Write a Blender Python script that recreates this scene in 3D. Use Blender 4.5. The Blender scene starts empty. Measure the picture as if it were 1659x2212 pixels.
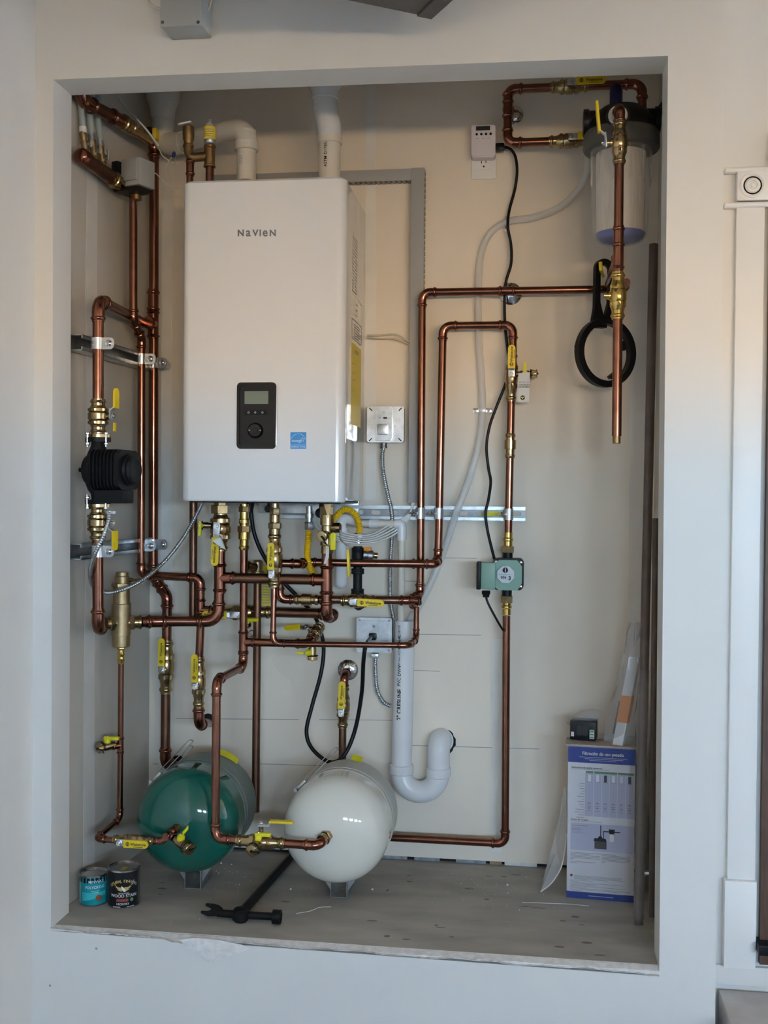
import bpy, bmesh, math, random
from mathutils import Vector, Matrix
random.seed(7)
V = Vector
scene = bpy.context.scene
COL = scene.collection

# ---------------------------------------------------------------- camera
FPX, CX, CY, CZ = 2331.866, 1.16389, -2.50652, 1.074
YAW, PITCH, ROLL = 0.13693, -0.01554, 0.0091
_fw = V((-math.sin(YAW)*math.cos(PITCH), math.cos(YAW)*math.cos(PITCH), math.sin(PITCH)))
_r0 = V((math.cos(YAW), math.sin(YAW), 0)); _u0 = _r0.cross(_fw)
_R = _r0*math.cos(ROLL) + _u0*math.sin(ROLL)
_U = _u0*math.cos(ROLL) - _r0*math.sin(ROLL)
CAM = V((CX, CY, CZ))
cd = bpy.data.cameras.new('camera'); cam = bpy.data.objects.new('camera', cd); COL.objects.link(cam)
cam.matrix_world = Matrix(((_R.x, _U.x, -_fw.x, CX), (_R.y, _U.y, -_fw.y, CY), (_R.z, _U.z, -_fw.z, CZ), (0, 0, 0, 1)))
cd.sensor_fit = 'VERTICAL'; cd.sensor_height = 36.0; cd.lens = FPX*36.0/2212.0
cd.clip_start = 0.02; cd.clip_end = 200
scene.camera = cam

# ---------------------------------------------------------------- daylight through the row of garage-door windows behind the camera
DOOR_Y, GFLOOR, GCEIL, GX1 = -6.2, -0.62, 2.72, 7.2
WIN_Z0, WIN_Z1, WIN_W, WIN_X = 1.14, 1.46, 0.60, (1.75, 2.85, 3.95, 5.05)
w = bpy.data.worlds.new('world'); scene.world = w; w.use_nodes = True
nt = w.node_tree; nt.nodes.clear()
tc = nt.nodes.new('ShaderNodeTexCoord'); sx = nt.nodes.new('ShaderNodeSeparateXYZ')
rp = nt.nodes.new('ShaderNodeValToRGB'); mr = nt.nodes.new('ShaderNodeMapRange')
bg = nt.nodes.new('ShaderNodeBackground'); wo = nt.nodes.new('ShaderNodeOutputWorld')
mr.inputs['From Min'].default_value = -1; mr.inputs['From Max'].default_value = 1
nt.links.new(tc.outputs['Generated'], sx.inputs[0]); nt.links.new(sx.outputs['Z'], mr.inputs['Value'])
nt.links.new(mr.outputs[0], rp.inputs[0]); nt.links.new(rp.outputs[0], bg.inputs[0]); nt.links.new(bg.outputs[0], wo.inputs[0])
cr = rp.color_ramp                                   # sunlit ground below the horizon, clear sky above it
cr.elements[0].position = 0.0; cr.elements[0].color = (0.20, 0.15, 0.09, 1)
cr.elements[1].position = 1.0; cr.elements[1].color = (0.22, 0.42, 0.80, 1)
e = cr.elements.new(0.495); e.color = (1.0, 0.74, 0.46, 1)
e = cr.elements.new(0.43); e.color = (0.34, 0.25, 0.15, 1)
e = cr.elements.new(0.507); e.color = (0.57, 0.79, 1.0, 1)
e = cr.elements.new(0.60); e.color = (0.47, 0.71, 1.0, 1)
bg.inputs[1].default_value = 59.0
for wx in WIN_X:                                     # portals: they only steer the sampling of the sky through the windows
    pl = bpy.data.lights.new('window_daylight', 'AREA'); pl.shape = 'RECTANGLE'
    pl.size = WIN_W; pl.size_y = WIN_Z1-WIN_Z0; pl.cycles.is_portal = True
    po = bpy.data.objects.new('window_daylight', pl); COL.objects.link(po)
    po.location = (wx, DOOR_Y+0.09, (WIN_Z0+WIN_Z1)/2); po.rotation_euler = (math.pi/2, 0, 0)
vs = scene.view_settings
vs.view_transform = 'Standard'; vs.look = 'None'; vs.gamma = 1.0; vs.use_curve_mapping = False
vs.exposure = 1.08
scene.cycles.use_denoising = True
scene.cycles.max_bounces = 10; scene.cycles.diffuse_bounces = 5; scene.cycles.glossy_bounces = 4
scene.cycles.transmission_bounces = 8; scene.cycles.transparent_max_bounces = 12
scene.cycles.caustics_reflective = False; scene.cycles.caustics_refractive = False
scene.cycles.sample_clamp_indirect = 6.0

# ---------------------------------------------------------------- photo pixel -> place (at a given depth, wall or floor)
def _ray(u, v): return _fw + _R*((u-829.5)/FPX) + _U*((1106-v)/FPX)
def P(u, v, Y): d = _ray(u, v); return CAM + d*((Y-CY)/d.y)
def PX(u, v, X): d = _ray(u, v); return CAM + d*((X-CX)/d.x)
def PZ(u, v, Z=0.0): d = _ray(u, v); return CAM + d*((Z-CZ)/d.z)
X_, Y_, Z_ = V((1, 0, 0)), V((0, 1, 0)), V((0, 0, 1))
FRONT = V((0, -1, 0))
BW = 0.634                                            # depth of the niche's back wall

# ---------------------------------------------------------------- materials
MATS = {}
def mat(name, col, rough=0.5, metal=0.0, var=0.0, vscale=30.0, col2=None, bump=0.0, bscale=200.0, coat=0.0, trans=0.0, ior=1.45, alpha=1.0, sss=0.0, stretch=None, emit=None, vlo=0.35, vhi=0.65, spec=0.5):
    m = bpy.data.materials.new(name); m.use_nodes = True; t = m.node_tree; b = t.nodes['Principled BSDF']
    b.inputs['Base Color'].default_value = (*col, 1); b.inputs['Roughness'].default_value = rough
    b.inputs['Metallic'].default_value = metal; b.inputs['Coat Weight'].default_value = coat
    b.inputs['Coat Roughness'].default_value = 0.06
    b.inputs['Transmission Weight'].default_value = trans; b.inputs['IOR'].default_value = ior
    b.inputs['Alpha'].default_value = alpha; b.inputs['Specular IOR Level'].default_value = spec
    if emit: b.inputs['Emission Color'].default_value = (*emit, 1); b.inputs['Emission Strength'].default_value = 1.0
    if var or col2 or bump:
        co = t.nodes.new('ShaderNodeTexCoord'); src = co.outputs['Object']
        if stretch:
            mp = t.nodes.new('ShaderNodeMapping'); mp.inputs['Scale'].default_value = stretch
            t.links.new(src, mp.inputs[0]); src = mp.outputs[0]
    if var or col2:
        n = t.nodes.new('ShaderNodeTexNoise'); n.inputs['Scale'].default_value = vscale; n.inputs['Detail'].default_value = 5
        t.links.new(src, n.inputs['Vector'])
        r = t.nodes.new('ShaderNodeValToRGB'); t.links.new(n.outputs[0], r.inputs[0])
        c2 = col2 or tuple(c*(1-var) for c in col)
        r.color_ramp.elements[0].color = (*c2, 1); r.color_ramp.elements[0].position = vlo
        r.color_ramp.elements[1].color = (*col, 1); r.color_ramp.elements[1].position = vhi
        t.links.new(r.outputs[0], b.inputs['Base Color'])
        if metal > 0.5:
            rr = t.nodes.new('ShaderNodeMapRange'); t.links.new(n.outputs[0], rr.inputs[0])
            rr.inputs['To Min'].default_value = min(1, rough*1.35); rr.inputs['To Max'].default_value = rough*0.75
            t.links.new(rr.outputs[0], b.inputs['Roughness'])
    if bump:
        n2 = t.nodes.new('ShaderNodeTexNoise'); n2.inputs['Scale'].default_value = bscale; n2.inputs['Detail'].default_value = 4
        t.links.new(src, n2.inputs['Vector'])
        bp = t.nodes.new('ShaderNodeBump'); bp.inputs['Strength'].default_value = bump; bp.inputs['Distance'].default_value = 0.002
        t.links.new(n2.outputs[0], bp.inputs['Height']); t.links.new(bp.outputs[0], b.inputs['Normal'])
    MATS[name] = m; return m

mat('wall_paint', (0.74, 0.73, 0.695), 0.55, bump=0.08, bscale=120, var=0.03, vscale=2.5)
mat('jamb_paint', (0.62, 0.62, 0.62), 0.6, bump=0.06, bscale=90)
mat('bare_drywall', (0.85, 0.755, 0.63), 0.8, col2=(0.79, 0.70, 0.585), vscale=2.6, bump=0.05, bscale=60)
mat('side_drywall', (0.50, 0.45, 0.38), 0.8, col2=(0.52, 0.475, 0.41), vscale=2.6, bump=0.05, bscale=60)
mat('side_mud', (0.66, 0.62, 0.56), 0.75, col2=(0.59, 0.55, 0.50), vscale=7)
mat('joint_mud', (0.86, 0.82, 0.75), 0.75, col2=(0.79, 0.75, 0.68), vscale=9, bump=0.1, bscale=70)
mat('mud_left', (0.84, 0.80, 0.74), 0.75, col2=(0.77, 0.73, 0.67), vscale=7)
mat('pencil_line', (0.33, 0.32, 0.30), 0.9)
mat('shelf_board', (0.45, 0.415, 0.36), 0.8, col2=(0.34, 0.315, 0.275), vscale=9, stretch=(0.6, 1.6, 1), bump=0.15, bscale=40)
mat('floor_stain', (0.20, 0.175, 0.15), 0.85)
mat('gypsum', (0.80, 0.79, 0.77), 0.9, col2=(0.68, 0.66, 0.62), vscale=60, bump=0.4, bscale=180)
mat('drywall_paper', (0.42, 0.35, 0.28), 0.9, col2=(0.56, 0.50, 0.43), vscale=80)
mat('concrete', (0.58, 0.57, 0.57), 0.85, col2=(0.50, 0.49, 0.49), vscale=14, bump=0.3, bscale=120)
mat('garage_floor', (0.12, 0.12, 0.12), 0.7, var=0.2, vscale=3)
mat('garage_wall', (0.42, 0.41, 0.40), 0.7, var=0.04, vscale=2)
mat('trim_paint', (0.78, 0.78, 0.76), 0.4, var=0.02, vscale=6)
mat('dark_wood', (0.09, 0.045, 0.025), 0.5, var=0.35, vscale=20, stretch=(8, 8, 1))
mat('copper', (0.255, 0.112, 0.073), 0.20, 1.0, col2=(0.195, 0.083, 0.054), vscale=26)
mat('copper_dull', (0.195, 0.10, 0.064), 0.34, 1.0, col2=(0.145, 0.076, 0.05), vscale=22)
mat('copper_fitting', (0.285, 0.118, 0.078), 0.17, 1.0, col2=(0.22, 0.088, 0.058), vscale=34)
mat('brass', (0.42, 0.305, 0.16), 0.22, 1.0, col2=(0.32, 0.23, 0.12), vscale=40)
mat('brass_cast', (0.43, 0.315, 0.17), 0.42, 1.0, col2=(0.34, 0.25, 0.135), vscale=60, bump=0.1, bscale=400)
mat('brass_bright', (0.62, 0.43, 0.13), 0.18, 1.0, col2=(0.50, 0.34, 0.10), vscale=50)
mat('bronze', (0.30, 0.19, 0.085), 0.45, 1.0, col2=(0.22, 0.14, 0.065), vscale=50)
mat('chrome', (0.72, 0.74, 0.76), 0.12, 1.0)
mat('zinc', (0.66, 0.68, 0.70), 0.30, 1.0, col2=(0.50, 0.52, 0.54), vscale=35)
mat('zinc_dark', (0.30, 0.31, 0.32), 0.42, 1.0, var=0.3, vscale=30)
mat('galvanized', (0.58, 0.61, 0.63), 0.34, 1.0, col2=(0.44, 0.47, 0.49), vscale=45)
mat('yellow_grip', (0.78, 0.56, 0.015), 0.42, var=0.08, vscale=60)
mat('yellow_lime', (0.70, 0.62, 0.01), 0.40)
mat('yellow_hose', (0.85, 0.50, 0.005), 0.38)
mat('yellow_label', (0.78, 0.58, 0.05), 0.5)
mat('orange', (0.72, 0.24, 0.02), 0.5)
mat('black_plastic', (0.007, 0.007, 0.008), 0.40, spec=0.22)
mat('black_gloss', (0.005, 0.005, 0.006), 0.08, spec=0.30)
mat('black_iron', (0.010, 0.010, 0.011), 0.5, spec=0.25, var=0.3, vscale=60, bump=0.2, bscale=300)
mat('black_rubber', (0.005, 0.005, 0.006), 0.36, spec=0.25)
mat('ink', (0.012, 0.012, 0.012), 0.6)
mat('ink_grey', (0.24, 0.24, 0.26), 0.6)
mat('ink_silver', (0.16, 0.16, 0.17), 0.4)
mat('white_metal', (0.77, 0.765, 0.755), 0.16, coat=0.5)
mat('white_side', (0.72, 0.71, 0.69), 0.09, coat=0.8)
mat('white_plastic', (0.78, 0.775, 0.76), 0.35)
mat('violet_plastic', (0.70, 0.66, 0.70), 0.4)
mat('pvc_white', (0.76, 0.765, 0.77), 0.25, var=0.03, vscale=20)
mat('pvc_cream', (0.72, 0.66, 0.56), 0.32, var=0.06, vscale=20)
mat('pvc_beige', (0.66, 0.62, 0.54), 0.35)
mat('grey_duct', (0.34, 0.335, 0.32), 0.5)
mat('grey_duct_dark', (0.15, 0.15, 0.145), 0.6)
mat('grey_box', (0.36, 0.365, 0.34), 0.55)
mat('dark_metal', (0.11, 0.105, 0.095), 0.5, 0.3, var=0.2, vscale=12)
mat('green_tank', (0.005, 0.10, 0.072), 0.07, coat=0.5, var=0.12, vscale=9)
mat('cream_tank', (0.72, 0.70, 0.615), 0.06, coat=0.4)
mat('grey_green', (0.16, 0.205, 0.185), 0.4, var=0.1, vscale=8)
mat('grey_cream', (0.50, 0.49, 0.44), 0.4)
mat('pump_green', (0.165, 0.30, 0.235), 0.38)
mat('pump_face', (0.50, 0.55, 0.58), 0.35)
mat('blue_plastic', (0.03, 0.06, 0.34), 0.3)
mat('navy', (0.008, 0.010, 0.05), 0.3)
mat('clear_sump', (0.80, 0.79, 0.76), 0.07, alpha=0.22)
mat('filter_white', (0.80, 0.76, 0.70), 0.8, col2=(0.66, 0.60, 0.54), vscale=30, stretch=(6, 6, 0.6))
mat('ring_grey', (0.075, 0.073, 0.068), 0.5, spec=0.3)
mat('clear_tube', (0.80, 0.80, 0.79), 0.25, alpha=0.45)
mat('clear_bag', (0.62, 0.62, 0.62), 0.12, alpha=0.26)
mat('zip_film', (0.66, 0.66, 0.66), 0.14, alpha=0.42)
mat('wire_white', (0.74, 0.73, 0.70), 0.4)
mat('wire_cream', (0.60, 0.54, 0.42), 0.5)
mat('wire_blue', (0.03, 0.06, 0.22), 0.4)
mat('pex', (0.45, 0.54, 0.54), 0.35, alpha=0.75)
mat('lcd', (0.16, 0.19, 0.14), 0.12)
mat('lcd_dark', (0.03, 0.032, 0.03), 0.2)
mat('sticker_blue', (0.05, 0.28, 0.62), 0.4)
mat('sticker_white', (0.80, 0.81, 0.82), 0.5)
mat('box_white', (0.62, 0.62, 0.66), 0.55, var=0.03, vscale=10)
mat('box_blue', (0.025, 0.045, 0.22), 0.5)
mat('box_lilac', (0.42, 0.43, 0.56), 0.55)
mat('box_green', (0.12, 0.22, 0.11), 0.55)
mat('can_teal', (0.006, 0.30, 0.34), 0.35)
mat('can_teal_light', (0.04, 0.45, 0.48), 0.35)
mat('can_black', (0.010, 0.010, 0.013), 0.35, spec=0.3)
mat('can_steel', (0.55, 0.55, 0.54), 0.25, 1.0)
mat('can_gold', (0.50, 0.36, 0.10), 0.5)
mat('can_red', (0.25, 0.05, 0.035), 0.5)
mat('can_brown', (0.22, 0.07, 0.03), 0.5)
mat('light_print', (0.72, 0.72, 0.70), 0.5)
mat('print_blue', (0.10, 0.20, 0.42), 0.5)
mat('print_green', (0.10, 0.30, 0.10), 0.5)
mat('dark_hole', (0.015, 0.014, 0.013), 0.9)
mat('insulation', (0.34, 0.36, 0.38), 0.9, var=0.4, vscale=50)
mat('raw_wood', (0.33, 0.22, 0.13), 0.7, var=0.2, vscale=20)
mat('pole_brown', (0.085, 0.055, 0.042), 0.45, col2=(0.125, 0.09, 0.07), vscale=16)
mat('plastic_wrap', (0.6, 0.58, 0.55), 0.15, alpha=0.16)
mat('tool_black', (0.008, 0.008, 0.008), 0.45, spec=0.2, var=0.3, vscale=40, bump=0.15, bscale=250)
mat('paper_tag', (0.66, 0.67, 0.66), 0.6)
mat('crumb', (0.72, 0.71, 0.68), 0.9)

# ---------------------------------------------------------------- mesh building
def frame(d):
    d = d.normalized(); a = Z_ if abs(d.z) < 0.9 else X_
    x = a.cross(d).normalized(); return x, d.cross(x).normalized()
class MB:
    def __init__(s): s.v = []; s.f = []
    def add(s, vs_, fs):
        k = len(s.v); s.v += [V(p) for p in vs_]; s.f += [tuple(i+k for i in f) for f in fs]; return s
    def sweep(s, pts, rad, seg=14, caps=True, closed=False):
        n = len(pts); rad = [rad]*n if isinstance(rad, (int, float)) else rad
        tan = []
        for i in range(n):
            if closed: t = pts[(i+1) % n]-pts[i-1]
            else: t = pts[min(i+1, n-1)]-pts[max(i-1, 0)]
            if t.length < 1e-9: t = tan[-1] if tan else Z_
            tan.append(t.normalized())
        x, y = frame(tan[0]); vs_ = []; k0 = 0
        for i in range(n):
            if i:
                q = tan[i-1].rotation_difference(tan[i]); x = (q @ x); x = (x - tan[i]*x.dot(tan[i])).normalized(); y = tan[i].cross(x)
            for j in range(seg):
                a = 2*math.pi*j/seg; vs_.append(pts[i] + (x*math.cos(a)+y*math.sin(a))*rad[i])
        fs = []
        m = n if closed else n-1
        for i in range(m):
            i2 = (i+1) % n
            for j in range(seg):
                j2 = (j+1) % seg; fs.append((i*seg+j, i*seg+j2, i2*seg+j2, i2*seg+j))
        if caps and not closed:
            fs.append(tuple(range(seg-1, -1, -1))); fs.append(tuple((n-1)*seg+j for j in range(seg)))
        return s.add(vs_, fs)
    def lathe(s, o, ax, prof, seg=20, caps=True):
        ax = ax.normalized(); x, y = frame(ax); vs_ = []; n = len(prof)
        for t, r in prof:
            for j in range(seg):
                a = 2*math.pi*j/seg; vs_.append(o + ax*t + (x*math.cos(a)+y*math.sin(a))*r)
        fs = [(i*seg+j, i*seg+(j+1) % seg, (i+1)*seg+(j+1) % seg, (i+1)*seg+j) for i in range(n-1) for j in range(seg)]
        if caps: fs.append(tuple(range(seg-1, -1, -1))); fs.append(tuple((n-1)*seg+j for j in range(seg)))
        return s.add(vs_, fs)
    def cyl(s, a, b, r, seg=16): return s.lathe(a, b-a, [(0, r), ((b-a).length, r)], seg)
    def hexn(s, o, ax, t0, t1, r): return s.lathe(o, ax, [(t0, r*0.93), (t0+0.0012, r), (t1-0.0012, r), (t1, r*0.93)], 6)
    def box(s, c, size, ax=(X_, Y_, Z_), bev=0.0):
        hx, hy, hz = size[0]/2, size[1]/2, size[2]/2; a, b, d = ax
        if bev <= 0:
            vs_ = [c+a*(i*hx)+b*(j*hy)+d*(k*hz) for k in (-1, 1) for j in (-1, 1) for i in (-1, 1)]
            return s.add(vs_, [(0, 2, 3, 1), (4, 5, 7, 6), (0, 1, 5, 4), (2, 6, 7, 3), (0, 4, 6, 2), (1, 3, 7, 5)])
        bm = bmesh.new(); bmesh.ops.create_cube(bm, size=1.0)
        for v in bm.verts: v.co = V((v.co.x*size[0], v.co.y*size[1], v.co.z*size[2]))
        bmesh.ops.bevel(bm, geom=list(bm.edges), offset=bev, segments=2, affect='EDGES', profile=0.6)
        bm.verts.index_update()
        vs_ = [c+a*v.co.x+b*v.co.y+d*v.co.z for v in bm.verts]; fs = [tuple(v.index for v in f.verts) for f in bm.faces]
        bm.free(); return s.add(vs_, fs)
    def prism(s, poly, o, xd, yd, th, inset=0.0):
        n = xd.cross(yd).normalized(); k = len(poly); vs_ = [o+xd*p[0]+yd*p[1] for p in poly] + [o+xd*p[0]+yd*p[1]+n*th for p in poly]
        fs = [tuple(range(k-1, -1, -1)), tuple(range(k, 2*k))] + [(i, (i+1) % k, k+(i+1) % k, k+i) for i in range(k)]
        return s.add(vs_, fs)
    def hollow(s, po, pi, o, xd, yd, th):          # a frame: two outlines with the same number of points
        n = xd.cross(yd).normalized(); k = len(po); vs_ = []
        for z in (0, th):
            for q in (po, pi): vs_ += [o+xd*p[0]+yd*p[1]+n*z for p in q]
        fs = []
        for i in range(k):
            j = (i+1) % k
            fs += [(i, i+k, j+k, j), (2*k+i, 2*k+j, 3*k+j, 3*k+i), (i, j, 2*k+j, 2*k+i), (k+i, 3*k+i, 3*k+j, k+j)]
        return s.add(vs_, fs)
    def quad(s, a, b, c, d): return s.add([a, b, c, d], [(0, 1, 2, 3)])

def rrect(wd, h, r, n=5, cx=0, cy=0):
    out = []
    for sx_, sy_, a0 in ((1, 1, 0), (-1, 1, 90), (-1, -1, 180), (1, -1, 270)):
        for i in range(n+1):
            a = math.radians(a0+90*i/n); out.append((cx+sx_*(wd/2-r)+r*math.cos(a), cy+sy_*(h/2-r)+r*math.sin(a)))
    return out
def circ(r, n=20, cx=0, cy=0, ry=None): return [(cx+r*math.cos(2*math.pi*i/n), cy+(ry or r)*math.sin(2*math.pi*i/n)) for i in range(n)]
def smooth(pts, n=10):
    out = []; m = len(pts)
    for i in range(m-1):
        p0, p1, p2, p3 = pts[max(i-1, 0)], pts[i], pts[i+1], pts[min(i+2, m-1)]
        for k in range(n):
            t = k/n; out.append(0.5*((2*p1)+(p2-p0)*t+(2*p0-5*p1+4*p2-p3)*t*t+(3*p1-p0-3*p2+p3)*t**3))
    out.append(pts[-1].copy()); return out
def resample(pts, step):
    out = [pts[0].copy()]; acc = 0.0
    for a, b in zip(pts, pts[1:]):
        L = (b-a).length
        while acc+L >= step:
            t = (step-acc)/L; a = a.lerp(b, t); out.append(a.copy()); L = (b-a).length; acc = 0.0
        acc += L
    return out

# ---------------------------------------------------------------- objects
def tag(o, label=None, cat=None, group=None, kind=None):
    if label: o['label'] = label
    if cat: o['category'] = cat
    if group: o['group'] = group
    if kind: o['kind'] = kind
    return o
def thing(name, label, cat, loc=None, group=None):
    o = bpy.data.objects.new(name, None); COL.objects.link(o); o.empty_display_size = 0.02
    o.location = loc if loc is not None else (0, 0, 0)
    return tag(o, label, cat, group)
def obj(name, mb, m, parent=None, angle=38, label=None, flat=False):
    me = bpy.data.meshes.new(name); vs_ = mb.v
    base = V((0, 0, 0))
    if parent is None and vs_:
        lo = [min(p[i] for p in vs_) for i in range(3)]; hi = [max(p[i] for p in vs_) for i in range(3)]
        base = V(((lo[0]+hi[0])/2, (lo[1]+hi[1])/2, lo[2]))
    me.from_pydata([tuple(p-base) for p in vs_], [], mb.f)
    bm = bmesh.new(); bm.from_mesh(me); bmesh.ops.recalc_face_normals(bm, faces=bm.faces); bm.to_mesh(me); bm.free()
    if not flat:
        me.polygons.foreach_set('use_smooth', [True]*len(me.polygons)); me.set_sharp_from_angle(angle=math.radians(angle))
    me.materials.append(MATS[m] if isinstance(m, str) else m)
    o = bpy.data.objects.new(name, me); COL.objects.link(o)
    if parent is not None:
        o.parent = parent
        if parent.type == 'EMPTY': o.matrix_parent_inverse = Matrix.Translation(-V(parent.location))
        else: o.matrix_parent_inverse = Matrix.Translation(-V(parent.location)) if parent.parent is None else Matrix.Identity(4)
    else: o.location = base
    if label: o['label'] = label
    return o
def text(s, size, o, xd, yd, m, parent, name='lettering', bold=0.0, align='CENTER', wrap=None, sx_=1.0, lift=0.0004):
    cu = bpy.data.curves.new('t', 'FONT'); cu.body = s; cu.size = size; cu.align_x = align; cu.align_y = 'CENTER'; cu.offset = bold*size
    cu.resolution_u = 3
    to = bpy.data.objects.new('t', cu); COL.objects.link(to)
    dg = bpy.context.evaluated_depsgraph_get()
    me = bpy.data.meshes.new_from_object(to.evaluated_get(dg)); bpy.data.objects.remove(to); bpy.data.curves.remove(cu)
    n = xd.cross(yd).normalized(); mb = MB(); vs_ = []
    for v in me.vertices:
        x, y = v.co.x*sx_, v.co.y
        if wrap:
            c, R, a0 = wrap; a = a0 + x/R
            vs_.append(c + V((math.sin(a)*(R+lift), -math.cos(a)*(R+lift), y)))
        else: vs_.append(o + xd*x + yd*y + n*lift)
    mb.add(vs_, [tuple(p.vertices) for p in me.polygons]); bpy.data.meshes.remove(me)
    return obj(name, mb, m, parent, flat=True)

# ---------------------------------------------------------------- plumbing kit
def socket(r, L):            # press-fitting end: (distance from the open end, radius)
    return [(0, r*1.02), (0.0, r*1.13), (L*0.16, r*1.13), (L*0.24, r*1.30), (L*0.36, r*1.37), (L*0.48, r*1.30), (L*0.56, r*1.13), (L, r*1.13)]
def elbow(parent, p, a, b, r, R=None, m='copper_fitting', s=None, name='elbow'):
    a, b = a.normalized(), b.normalized(); R = R or r*2.3; s = s or r*1.7
    th = math.pi - a.angle(b)
    if th < 0.03: return 0
    t = R*math.tan(th/2); sk = socket(r, s); pts, rad = [], []
    for d, q in sk: pts.append(p+a*(t+s-d)); rad.append(q)
    n = 8; c = (a+b).normalized(); ctr = p + c*(R/math.cos(th/2))
    v0 = p+a*t-ctr; axis = v0.cross(p+b*t-ctr).normalized()
    for i in range(1, n):
        pts.append(ctr + Matrix.Rotation(th*i/n, 3, axis) @ v0); rad.append(r*1.15)
    for d, q in reversed(sk): pts.append(p+b*(t+s-d)); rad.append(q)
    obj(name, MB().sweep(pts, rad, 16), m, parent)
    return t+s*0.5
def tee(parent, p, ax, br, r, L=None, rb=None, m='copper_fitting', name='tee'):
    ax, br = ax.normalized(), br.normalized(); L = L or r*3.0; rb = rb or r; mb = MB(); s = r*1.6
    pr = [(-L+d, q) for d, q in socket(r, s)] + [(L-d, q) for d, q in reversed(socket(r, s))]
    mb.lathe(p, ax, pr, 18)
    Lb = r*1.1+rb*2.0
    mb.lathe(p, br, [(0, rb*1.1)]+[(Lb-d, q) for d, q in reversed(socket(rb, rb*1.5))], 18)
    return obj(name, mb, m, parent)
def coupling(parent, p, ax, r, L=None, m='copper_fitting', name='coupling'):
    L = L or r*2.4; ax = ax.normalized(); s = L*0.8
    return obj(name, MB().lathe(p, ax, [(-L+d, q) for d, q in socket(r, s)]+[(L-d, q) for d, q in reversed(socket(r, s))], 18), m, parent)
def run(label, pts, r, m='copper', mf='copper_fitting', tees=(), coups=(), R=None, name='copper_pipe', trim=(0, 0), elbows=True, group=None):
    low = min(pts, key=lambda q: q.z)
    t = thing(name, label, 'pipe', low, group); n = len(pts); cut = [0.0]*n
    for i in range(1, n-1):
        if elbows: cut[i] = elbow(t, pts[i], pts[i-1]-pts[i], pts[i+1]-pts[i], r, R, mf)
    for i in range(n-1):
        d = (pts[i+1]-pts[i]).normalized(); a = pts[i]+d*cut[i]; b = pts[i+1]-d*cut[i+1]
        if (b-a).dot(d) > 0.003: obj('tube', MB().cyl(a, b, r, 18), m, t)
    for q in tees: tee(t, q[0], q[1], q[2], r, rb=(q[3] if len(q) > 3 else None), m=mf)
    for q in coups: coupling(t, q[0], q[1], r, m=mf)
    return t
def vbody(L, r, k=1.0):
    h = [(0, .98), (0, 1.14), (.035, 1.14), (.05, 1.30), (.075, 1.36), (.10, 1.30), (.115, 1.14), (.19, 1.14), (.205, 1.25), (.24, 1.30)]
    mid = [(.27, 1.48*k), (.36, 1.52*k), (.37, 1.40*k), (.42, 1.62*k), (.58, 1.62*k), (.63, 1.40*k), (.64, 1.52*k), (.73, 1.48*k)]
    return [(a*L, b*r) for a, b in h+mid+[(1-a, b) for a, b in reversed(h)]]
def lever(t, base, stem, ld, wd, lg, start, m='yellow_grip', word=True, step=0.0, up=0.006):
    # zinc arm at the stem, yellow sleeve along ld; sleeve is a child of the arm
    stem, ld = stem.normalized(), ld.normalized(); sd = stem.cross(ld).normalized()
    mb = MB(); mb.box(base+ld*(start*0.30)+stem*0.002, (start*1.35, wd*0.86, 0.003), (ld, sd, stem), 0.0008)
    g0 = base+ld*start+stem*up
    ea, eb = base+ld*(start*0.75)+stem*0.002, g0+ld*0.005+stem*0.001; dv = (eb-ea); dn = dv.normalized()
    mb.box((ea+eb)/2, (dv.length+0.002, wd*0.62, 0.003), (dn, sd, dn.cross(sd).normalized()))
    arm = obj('lever_arm', mb, 'zinc', t)
    obj('stem_nut', MB().hexn(base, stem, 0.003, 0.009, wd*0.38).lathe(base, stem, [(0.009, wd*0.2), (0.013, wd*0.19)], 12), 'chrome', t)
    e = []
    n = 8
    for i in range(n+1):
        a = -math.pi/2+math.pi*i/n; e.append((lg-wd*0.5+wd*0.5*math.cos(a), wd*0.5*math.sin(a)))
    poly = [(0, -wd*0.5)]+e+[(0, wd*0.5)]
    gm = MB(); gm.prism(poly, g0-stem*0.001, ld, sd, 0.005)
    inner = [(x*0.96+lg*0.02, y*0.86) for x, y in poly]; gm.prism(inner, g0+stem*0.0035, ld, sd, 0.0012)
    gr = obj('grip_sleeve', gm, m, arm)
    if word:
        text('Webstone', wd*0.52, g0+ld*(lg*0.60)+stem*0.0048, ld, sd, 'ink', arm, bold=0.02, sx_=0.95)
        mk = MB(); mk.hollow(circ(wd*0.26, 14), circ(wd*0.17, 14), g0+ld*(lg*0.17)+stem*0.0044, ld, sd, 0.0006)
        mk.box(g0+ld*(lg*0.17)+stem*0.0049, (wd*0.1, wd*0.44, 0.0006), (ld, sd, stem))
        mk.box(g0+ld*(lg*0.60)-sd*(wd*0.33)+stem*0.0049, (wd*1.3, wd*0.06, 0.0006), (ld, sd, stem))
        obj('logo_mark', mk, 'ink', arm)
def valve(label, a, b, r, stem, ld=None, lg=None, wd=None, m='brass', word=True, k=1.0, step=0.0, group='yellow-handled brass ball valves', start=None, off=None, at=0.5, up=0.006):
    d = b-a; L = d.length; t = thing('ball_valve', label, 'valve', min((a, b), key=lambda q: q.z), group)
    obj('valve_body', MB().lathe(a, d, vbody(L, r, k), 20), m, t)
    for f in (.315, .685): obj('hex_collar', MB().hexn(a, d, L*f-L*.045, L*f+L*.045, r*1.62*k), m, t)
    stem = stem.normalized(); c = a+d*at; off = off or r*2.35
    obj('stem', MB().lathe(c, stem, [(r*1.2, r*.72), (r*1.9, r*.72), (r*1.9, r*.5), (off, r*.5)], 14), m, t)
    if ld is not None:
        wd = wd or r*1.45; lever(t, c+stem*off, stem, ld, wd, lg or r*5.6, start or wd*0.75, word=word, up=up)
    return t
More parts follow.
